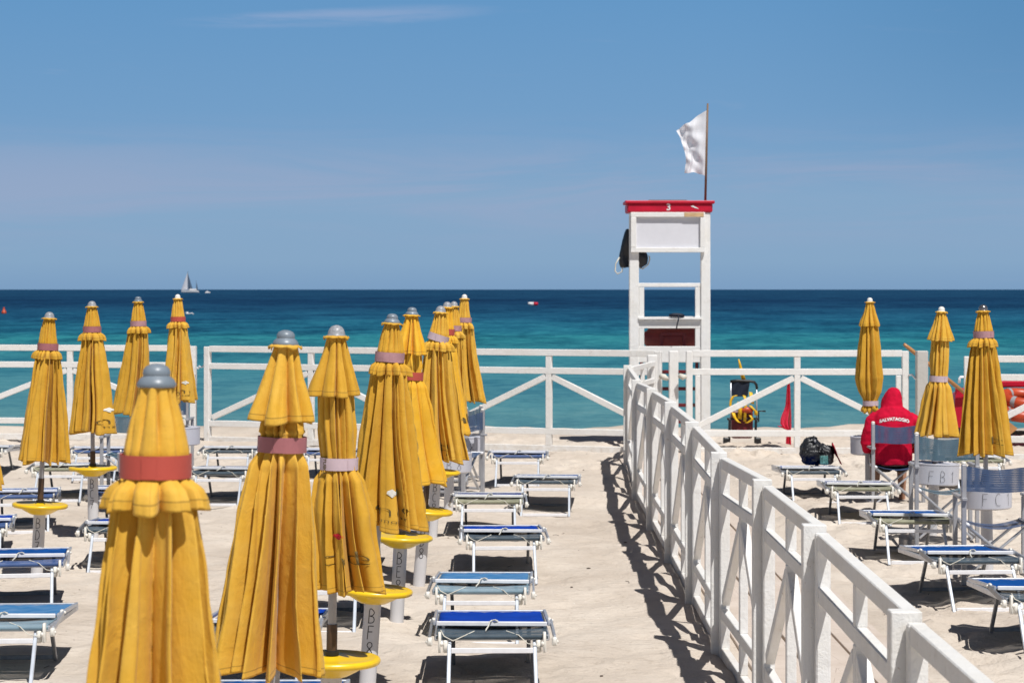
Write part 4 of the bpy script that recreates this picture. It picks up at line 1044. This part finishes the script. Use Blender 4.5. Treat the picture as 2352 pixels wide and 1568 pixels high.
# ------------------------------------------------------------------ rescue gear in front of the water
def gear():
    y0 = 33.0; x0 = X_(1708, y0)
    r = empty('rescue_trolley', (x0, y0, gz(x0, y0)), 0, 'black folding rescue chair hung with yellow straps, behind the right sea fence', 'rescue chair')
    def q(zx, zy, yy=0.): return Vector((X_(1631.5 + .151 * zx, y0) - x0, yy, Zh(819 + .151 * zy, y0)))
    for a in (312, 705):
        MB().tube([q(a, 1000), q(a, 520 if a > 400 else 430)], .011, 8).build('tube', M['alu'], r, True)
    MB().tube([q(305, 430), q(400, 418), q(600, 425), q(670, 440), q(700, 480), q(712, 540)], .020, 10).build('handle_bar', M['black_plastic'], r, True)
    P = [[q(305 + (300) * j / 8 + (25 - 60 * j / 8) * i / 6, 420 + 240 * i / 6, .02 * math.sin(j * 1.3 + i) * .6) for j in range(9)] for i in range(7)]
    MB().grid(P).build('fabric_back', M['navy_cloth'], r, True)
    for a, b in ((285, 265), (685, 700)):
        MB().bar(q(a + 10, 1000), q(a, 1385), .035, .035, up=(0, 1, 0)).build('leg', M['black_plastic'], r)
        MB().box(q(b, 0).x - .045 - (.02 if a < 400 else -.02), q(b, 0).x + .045 - (.02 if a < 400 else -.02), -.06, .06, .0, .10, ch=.012).build('foot', M['black_plastic'], r)
    MB().bar(q(255, 1000), q(740, 1000), .03, .03).build('cross_bar', M['black_plastic'], r)
    MB().tube([q(700, 1040), q(735, 1040), q(735, 880), q(840, 882)], .012, 8).build('side_crank', M['black_plastic'], r, True)
    MB().box(q(330, 0).x, q(655, 0).x, .04, .26, q(0, 1300).z, q(0, 880).z, ch=.03).build('red_case', M['darkred'], r)
    MB().tube([q(440, 880, .0), q(560, 860, -.02), q(640, 880, 0)], [.03, .05, .03], 10).build('orange_cover', M['orange'], r, True)
    def yl(pts, rr=.018, name='yellow_strap'):
        P0 = [q(a, b, -.04 - .01 * (i % 2)) for i, (a, b) in enumerate(pts)]
        L = [p + Vector((-rr, 0, 0.2 * rr)) for p in P0]; Q = [p + Vector((rr, 0.01, -.2 * rr)) for p in P0]
        mm = MB().grid([L, P0, Q]).build(name, M['yellow_gear'], r, True); m_ = mm.modifiers.new('thickness', 'SOLIDIFY'); m_.thickness = .008
    yl([(400, 640), (345, 655), (310, 720), (300, 790), (330, 860)], .018)
    yl([(345, 900), (365, 970), (410, 1030), (440, 1050)], .026)
    yl([(510, 640), (540, 720), (530, 850), (520, 1040)], .022)
    yl([(440, 740), (450, 850), (445, 1000)], .030)
    yl([(600, 790), (650, 850), (690, 880), (690, 940)], .026)
    yl([(600, 940), (640, 1000), (590, 1040), (540, 1060)], .020)
    yl([(610, 590), (620, 680), (640, 770)], .026)
    o = MB().tube([q(520, 420, .08), q(478, 280, .06), q(455, 170, .05), q(435, 90, .05)], [.032, .026, .018, .008], 12).build('paddle_tip', M['yellow_gear'], r, True)
gear()
def pennant():
    y0 = 33.1; x0 = X_(1813, y0)
    r = empty('red_pennant', (x0, y0, gz(x0, y0)), 0, 'furled red warning flag planted in the sand right of the rescue chair', 'flag')
    def q(zx, zy, yy=0.): return Vector((X_(1631.5 + .151 * zx, y0) - x0, yy, Zh(819 + .151 * zy, y0)))
    MB().tube([q(1205, 1400), q(1190, 385)], .013, 8).build('stick', M['wood_pole'], r, True)
    rows = [(392, 1175, 1207), (500, 1160, 1215), (650, 1150, 1218), (760, 1142, 1220), (840, 1118, 1222), (900, 1090, 1224), (960, 1070, 1225), (1040, 1062, 1226), (1080, 1100, 1226), (1120, 1150, 1222), (1220, 1150, 1222), (1300, 1142, 1225), (1375, 1140, 1232)]
    G = []
    for i, (zy, a, b) in enumerate(rows):
        G.append([q(a + (b - a) * k / 12, zy, -.03 + .035 * math.sin(k * 1.25 + i * .35)) for k in range(13)])
    MB().grid(G).build('flag_cloth', M['flag_red'], r, True)
    MB().tube([q(1025, 1072, -.02), q(1090, 1085, -.02), q(1150, 1115, -.02)], [.006, .012, .014], 6).build('loose_corner', M['flag_red'], r, True)
pennant()

# ------------------------------------------------------------------ rescue boat, lifebuoys, oar
def boat():
    y0 = 33.2
    r = empty('rescue_catamaran', (X_(2198, y0), y0, 0), R(-13), 'red rescue rowing catamaran drawn up beyond the rightmost fence panel', 'boat')
    def hull(cx, name):
        G = []
        for i in range(22):
            u = i / 21; yy = -.35 + 4.2 * u
            w = .20 * min(1, (.35 + 2.2 * u)) * (1 if u < .8 else 1 - (u - .8) * 2.2); hgt = .46; zc = .50 + .10 * (1 - u) ** 2
            row = []
            for k in range(17):
                a = 2 * math.pi * k / 16; sx = math.copysign(abs(math.cos(a)) ** .7, math.cos(a)); sz = math.copysign(abs(math.sin(a)) ** .8, math.sin(a))
                row.append(Vector((cx + w * sx, yy, zc + (.24 if sz > 0 else .30) * sz * (1 if u < .85 else 1 - (u - .85) * 3))))
            G.append(row)
        mb = MB().grid(G); mb.add(G[0][:-1], [list(range(16))]); mb.add(G[-1][:-1], [list(range(16))])
        mb.tube([(cx, -.25, .72), (cx, -.27, .86), (cx, -.27, .87)], [.075, .068, .04], 14)
        o = mb.build(name, M['red'], r, angle=R(50)); return o
    hull(.05, 'hull'); hull(1.75, 'hull')
    for yy, z in ((.35, .44), (1.6, .44), (2.9, .44)): MB().bar((.1, yy, z), (1.7, yy, z), .30, .09, ch=.02).build('deck_beam', M['red'], r)
    MB().bar((.15, .30, .53), (1.7, .30, .53), .22, .03, ch=.01).build('deck_board', M['oar'], r)
    P = [[Vector((.50 + 1.3 * j / 14, .75 + .25 * i, .86 + .05 * (j / 14) + .0 * i)) for j in range(15)] for i in (0, 1, 2)]
    s_ = MB(); 
    for a_, b_2 in ((0, 0),): s_.bar((.46, .9, .885), (1.1, .9, .905), .34, .10, ch=.03); s_.bar((1.1, .9, .905), (1.9, .9, .94), .34, .10, ch=.03)
    s_.build('seat', M['red'], r)
    for x in (.55, 1.5): MB().bar((x, .9, .48), (x, .9, .85), .05, .05, up=(0, 1, 0)).build('seat_support', M['red'], r)
    for x in (.55, 1.4): 
        MB().tube([(x, .2, .30), (x, .30, .30)], .085, 20).build('trolley_wheel', M['black_plastic'], r, angle=R(40))
    MB().bar((.1, .35, .20), (1.8, .35, .20), .05, .06).build('trolley_axle', M['black_plastic'], r)
    return r
bt = boat()
def torus(R_, r_, M3, c, a0=0, a1=2 * math.pi, n=40, m=14):
    mb = MB(); V = []; full = abs(a1 - a0 - 2 * math.pi) < 1e-3; N = n if full else n + 1
    for i in range(N):
        a = a0 + (a1 - a0) * i / n
        for k in range(m):
            b = 2 * math.pi * k / m; p = Vector(((R_ + r_ * math.cos(b)) * math.cos(a), (R_ + r_ * math.cos(b)) * math.sin(a), r_ * math.sin(b)))
            V.append(M3 @ p + Vector(c))
    F = [[i % N * m + k, i % N * m + (k + 1) % m, (i + 1) % N * m + (k + 1) % m, (i + 1) % N * m + k] for i in range(n) for k in range(m)]
    return mb.add(V, F)
for i, (px, py, y0, rx, lb) in enumerate(((2352, 916, 33.4, 12, 'orange lifebuoy with silver tape lying on the rescue boat, upper one'), (2345, 948, 33.3, 8, 'faded orange lifebuoy under the upper one on the rescue boat'))):
    r = empty('lifebuoy', (X_(px, y0), y0, Zh(py, y0)), 0, lb, 'lifebuoy')
    M3 = Matrix.Rotation(R(rx), 3, 'X') @ Matrix.Rotation(R(4), 3, 'Y')
    torus(.30, .085, M3, (0, 0, 0)).build('ring', M['orange'], r, True)
    for a in (-2.25, -.9, .6, 2.2): torus(.30, .088, M3, (0, 0, 0), a - .09, a + .09, 4).build('tape_band', M['silver'], r, True)
def oar():
    y0 = 32.6; A = Vector((X_(2076, y0), y0, Zh(790, y0))); B = Vector((X_(2326, y0), y0 + .3, Zh(985, y0)))
    r = empty('oar', A, 0, 'varnished wooden oar leaning down to the right behind the weathered post', 'oar'); d = B - A
    MB().tube([(0, 0, 0), d * .03, d * .05, d * .82], [.022, .026, .030, .028], 12).build('shaft', M['oar'], r, True)
    u = d.normalized(); s_ = Vector((u.z, 0, -u.x)); f = d * .80
    P = [f, f + u * .15 + s_ * .07, f + u * .48 + s_ * .09, f + u * .52 - s_ * .08, f + u * .15 - s_ * .07]
    mb = MB(); yv = Vector((0, .012, 0)); mb.add([p - yv for p in P] + [p + yv for p in P], [[0, 1, 2, 3, 4], [9, 8, 7, 6, 5]] + [[i, (i + 1) % 5, (i + 1) % 5 + 5, i + 5] for i in range(5)])
    mb.build('blade', M['oar'], r)
oar()

def fused(mb, name, mat, parent, vox, sm=4):
    o = mb.build(name, mat, parent, True)
    r = o.modifiers.new('fuse', 'REMESH'); r.mode = 'VOXEL'; r.voxel_size = vox; r.use_smooth_shade = True
    s_ = o.modifiers.new('soften', 'SMOOTH'); s_.iterations = sm; s_.factor = .6
    return o
# ------------------------------------------------------------------ backpack and towel on the lounger
def backpack():
    y0 = 25.75; x0 = X_(1878, y0); z0 = .37 + gz(x0, y0)
    r = empty('backpack', (x0, y0, z0), 0, 'black crumpled backpack standing on the lounger in front of the red pennant', 'backpack')
    b = MB(); b.ball((-.075, 0, .155), (.125, .12, .155), 20, 14); b.ball((.07, .01, .115), (.125, .12, .115), 20, 14); b.ball((-.06, -.085, .10), (.085, .05, .085), 14, 10)
    b.ball((.075, -.09, .075), (.075, .045, .065), 14, 10); b.box(-.17, .17, -.09, .10, .004, .08, ch=.03)
    for k in range(5): b.tube([(-.16 + .07 * k, -.10, .05), (-.15 + .065 * k, -.115, .14), (-.12 + .06 * k, -.06, .25 - .02 * k)], .014, 8)
    o = fused(b, 'bag_body', M['black_cloth'], r, .009, 2)
    tx = bpy.data.textures.new('bag_creases', 'CLOUDS'); tx.noise_scale = .06; tx.noise_depth = 3
    dm = o.modifiers.new('creases', 'DISPLACE'); dm.texture = tx; dm.strength = .05; dm.mid_level = .5
    MB().tube([(-.10, -.10, .29), (-.06, -.12, .325), (-.02, -.12, .30)], .010, 8).build('strap', M['black_plastic'], r, True)
    MB().tube([(.02, -.13, .23), (.06, -.155, .15), (.09, -.15, .05)], .010, 8).build('strap', M['black_plastic'], r, True)
    MB().bar((.05, -.165, .012), (.05, -.150, .11), .09, .03, up=(0, 1, 0)).build('teal_pouch', M['teal'], r)
    MB().ball((-.045, -.115, .272), (.012, .01, .02)).build('buckle', M['silver'], r, True)
    g = [[Vector((.16 + .10 * k + .02 * i, -.12 + .24 * i, .235 * (1 - k) * (1 if i < .8 else .8) + .004 + .01 * math.sin(7 * k + 3 * i))) for k in np.linspace(0, 1, 10)] for i in np.linspace(0, 1, 6)]
    o = MB().grid(g).build('towel', M['red_cloth'], None, True); o.location = (x0, y0, z0); tag(o, 'red towel draped against the right side of the black backpack', 'towel')
    m = o.modifiers.new('thickness', 'SOLIDIFY'); m.thickness = .01
backpack()

# ------------------------------------------------------------------ the lifeguard
def loft(mb, rings, n=20, power=.85):
    """rings: (centre, half width, half depth) stacked"""
    G = []
    for c, a, b in rings:
        row = []
        for k in range(n):
            t = 2 * math.pi * k / n
            row.append(Vector(c) + Vector((a * math.copysign(abs(math.cos(t)) ** power, math.cos(t)), b * math.copysign(abs(math.sin(t)) ** power, math.sin(t)), 0)))
        G.append(row)
    m = len(G); vs = [p for r in G for p in r]
    fs = [[i * n + k, i * n + (k + 1) % n, (i + 1) * n + (k + 1) % n, (i + 1) * n + k] for i in range(m - 1) for k in range(n)]
    fs += [list(range(n - 1, -1, -1)), [(m - 1) * n + k for k in range(n)]]
    mb.add(vs, fs)
def person():
    r = empty('person', (PCX - .005, PCY + .10, gz(PCX, PCY)), R(-3), 'person in a red hooded sweatshirt sitting with their back turned, looking out to sea', 'person')
    b = MB()
    # trunk, neck, head (facing +Y), hunched slightly forward
    loft(b, [((0, -.02, .44), .15, .12), ((0, -.03, .52), .165, .125), ((0, -.03, .64), .15, .11), ((0, -.02, .78), .16, .11), ((0, .01, .92), .175, .11), ((0, .03, .99), .15, .09), ((0, .06, 1.03), .07, .06), ((0, .085, 1.08), .055, .058)])
    b.ball((0, .12, 1.165), (.074, .094, .108), 20, 14); b.ball((0, .165, 1.11), (.050, .048, .048), 14, 10)      # skull, jaw
    b.ball((0, .222, 1.15), (.013, .020, .022), 10, 8)                                                           # nose
    b.ball((0, .206, 1.108), (.024, .012, .009), 10, 6)                                                          # lips
    for sx in (-1, 1):
        b.ball((sx * .076, .11, 1.15), (.012, .020, .032), 10, 8); b.ball((sx * .032, .202, 1.173), (.014, .012, .010), 10, 6)
        b.tube([(sx * .17, .02, .96), (sx * .235, .0, .85), (sx * .272, .02, .69), (sx * .20, .16, .60), (sx * .135, .27, .585)], [.055, .048, .042, .036, .027], 14)
        b.ball((sx * .120, .315, .580), (.040, .045, .018), 12, 8)
        for k in range(4):      # fingers curled over the knee
            fx = sx * (.095 + .018 * k); l = (.07, .078, .074, .058)[k]
            b.tube([(fx, .345, .582), (fx, .345 + l * .55, .578), (fx, .345 + l * .85, .562), (fx, .345 + l * .9, .54)], [.0095, .009, .0085, .007], 8)
        b.tube([(sx * .085, .30, .585), (sx * .065, .33, .58), (sx * .058, .355, .57)], [.012, .0105, .009], 8)
        b.tube([(sx * .09, .0, .50), (sx * .115, .22, .515), (sx * .14, .43, .51), (sx * .143, .455, .46), (sx * .145, .43, .28), (sx * .15, .44, .10), (sx * .15, .455, .05)], [.085, .078, .062, .058, .052, .036, .036], 16)
        b.tube([(sx * .15, .43, .035), (sx * .155, .50, .04), (sx * .16, .60, .02), (sx * .16, .63, .015)], [.036, .038, .030, .020], 12)
    fused(b, 'body', M['skin'], r, .008, 3)
    h = MB()
    loft(h, [((0, -.025, .455), .200, .150), ((0, -.03, .52), .205, .155), ((0, -.03, .64), .200, .150), ((0, -.025, .78), .205, .150), ((0, -.005, .90), .220, .150), ((0, .01, .98), .212, .14), ((0, .02, 1.03), .180, .125), ((0, .035, 1.065), .125, .11), ((0, .05, 1.09), .08, .09)], 28, .8)
    for sx in (-1, 1):
        h.tube([(sx * .165, .015, .975), (sx * .222, .005, .92), (sx * .262, -.005, .82), (sx * .292, .01, .69), (sx * .270, .09, .62), (sx * .20, .20, .60), (sx * .145, .27, .59)], [.068, .074, .068, .062, .058, .050, .042], 18)
    # hood, pulled up, soft peak leaning right
    loft(h, [((-.006, .045, 1.03), .118, .110), ((-.008, .06, 1.06), .122, .120), ((-.008, .075, 1.10), .116, .125), ((-.002, .085, 1.15), .108, .125), ((.008, .09, 1.20), .092, .115), ((.012, .09, 1.235), .078, .098), ((.016, .088, 1.262), .056, .072), ((.018, .085, 1.277), .026, .035)], 28, .9)
    # rolled seam where hood meets collar
    h.tube([(-.004 + .122 * math.cos(t), .05 + .112 * math.sin(t), 1.045 + .010 * math.sin(3 * t)) for t in np.linspace(math.pi * 1.0, math.pi * 2.0, 18)], .010, 8)
    hd = fused(h, 'hoodie', M['red_cloth'], r, .008, 2)
    tx = bpy.data.textures.new('creases', 'CLOUDS'); tx.noise_scale = .09; tx.noise_depth = 2
    dm = hd.modifiers.new('creases', 'DISPLACE'); dm.texture = tx; dm.strength = .022; dm.mid_level = .5
    s2 = MB()
    for sx in (-1, 1):
        s2.tube([(sx * .075, -.05, .475), (sx * .11, .2, .52), (sx * .135, .36, .52)], [.115, .098, .086], 18)
    loft(s2, [((0, -.02, .45), .17, .135), ((0, -.02, .52), .175, .14)], 20)
    fused(s2, 'shorts', M['shorts'], r, .012, 3)
    V, F = font_mesh('SALVATAGGIO', .047, .0018, .010)
    t_ = mesh_obj('lettering', [(a, -.30, .935 + b - 1.1 * a * a) for a, b in V], F, M['white_print'], hd)
    sw = t_.modifiers.new('lay_on', 'SHRINKWRAP'); sw.wrap_method = 'PROJECT'; sw.target = hd; sw.use_project_y = True; sw.use_project_z = False; sw.use_positive_direction = True; sw.use_negative_direction = False; sw.offset = .005; sw.wrap_mode = 'ABOVE_SURFACE'
person()

# ------------------------------------------------------------------ out at sea
def sail():
    y0 = 1500.; x0 = X_(437, y0); r = empty('sailboat', (x0, y0, -.13), 0, 'two-masted sailing boat with white and dark sails on the horizon', 'sailboat')
    k = y0 / 5227 * .0571   # metres per pixel of the enlarged study
    q = lambda zx, zy, yy=0: Vector(((zx - 1000) * k, yy, (1375 - zy) * k))
    hu = MB(); G = []
    for i in range(15):
        u = i / 14; x = q(640 + 700 * u, 0).x; w = 2.0 * math.sin(math.pi * min(.98, max(.03, u * .9 + .03))) ** .6; top = 1.5 + .7 * (1 - u)
        G.append([Vector((x, -w, top)), Vector((x, -w * .9, .5)), Vector((x, -w * .5, -.1)), Vector((x, w * .5, -.1)), Vector((x, w * .9, .5)), Vector((x, w, top)), Vector((x, -w, top))])
    hu.grid(G).build('hull', M['hull_white'], r)
    MB().box(q(960, 0).x, q(1260, 0).x, -1.1, 1.1, 1.6, 2.6, ch=.2).build('cabin', M['hull_white'], r)
    MB().tube([q(905, 1330), q(897, 510)], .16, 6).build('mast', M['alu_dark'], r); MB().tube([q(1250, 1330), q(1240, 880)], .12, 6).build('mast', M['alu_dark'], r)
    def tri(pts, mat, name):
        A, B, C = [q(*p) for p in pts]; G = [[A.lerp(B, v).lerp(A.lerp(C, v), u) + Vector((0, -1.0 * math.sin(math.pi * u) * v, 0)) for u in np.linspace(0, 1, 7)] for v in np.linspace(.01, 1, 8)]
        MB().grid(G).build(name, M[mat], r, True)
    tri(((885, 560), (640, 1250), (890, 1230)), 'sail', 'jib'); tri(((905, 590), (925, 1240), (1100, 1235)), 'sail_dark', 'main_sail'); tri(((1245, 930), (1250, 1260), (1320, 1270)), 'sail_dark', 'mizzen_sail')
    o = MB(); o.box(-1.6, 1.6, -.8, .8, -.1, .7, ch=.2); o.box(-.8, .3, -.6, .6, .7, 1.3, ch=.1)
    o = o.build('motorboat', M['hull_white']); o.location = (X_(477, 1400), 1400, -.1); tag(o, 'tiny white motorboat just right of the sailing boat on the horizon', 'boat')
sail()
def buoys():
    y0 = 325.; r = empty('buoy', (X_(1225, y0), y0, -.1), 0, 'red and white floating buoy in open water left of the tower', 'buoy')
    MB().tube([(-.75, 0, .25), (-.70, 0, .3), (.05, 0, .3)], [.1, .26, .26], 14).build('white_half', M['hull_white'], r, True)
    MB().tube([(.05, 0, .3), (.60, 0, .28), (.66, 0, .26)], [.26, .25, .1], 14).build('red_half', M['red'], r, True)
    y0 = 227.; o = MB().lathe([(.22, -.1), (.26, .05), (.24, .12), (.10, .42), (.05, .60), (.02, .62)], 20).build('cone_buoy', M['orange']); o.location = (X_(9, y0), y0, -.1)
    tag(o, 'small orange cone buoy at the far left edge of the sea', 'buoy')
    y0 = 215.; o = MB(); o.ball((0, 0, .12), (.16, .16, .16)); o.tube([(.1, 0, .08), (.45, 0, .15), (.6, 0, .05)], .06, 8); o = o.build('swimmer_float', M['hull_white'], None, True); o.location = (X_(430, y0), y0, -.12)
    tag(o, 'tiny pale float in the water right of the white-capped left parasol', 'float')
buoys()
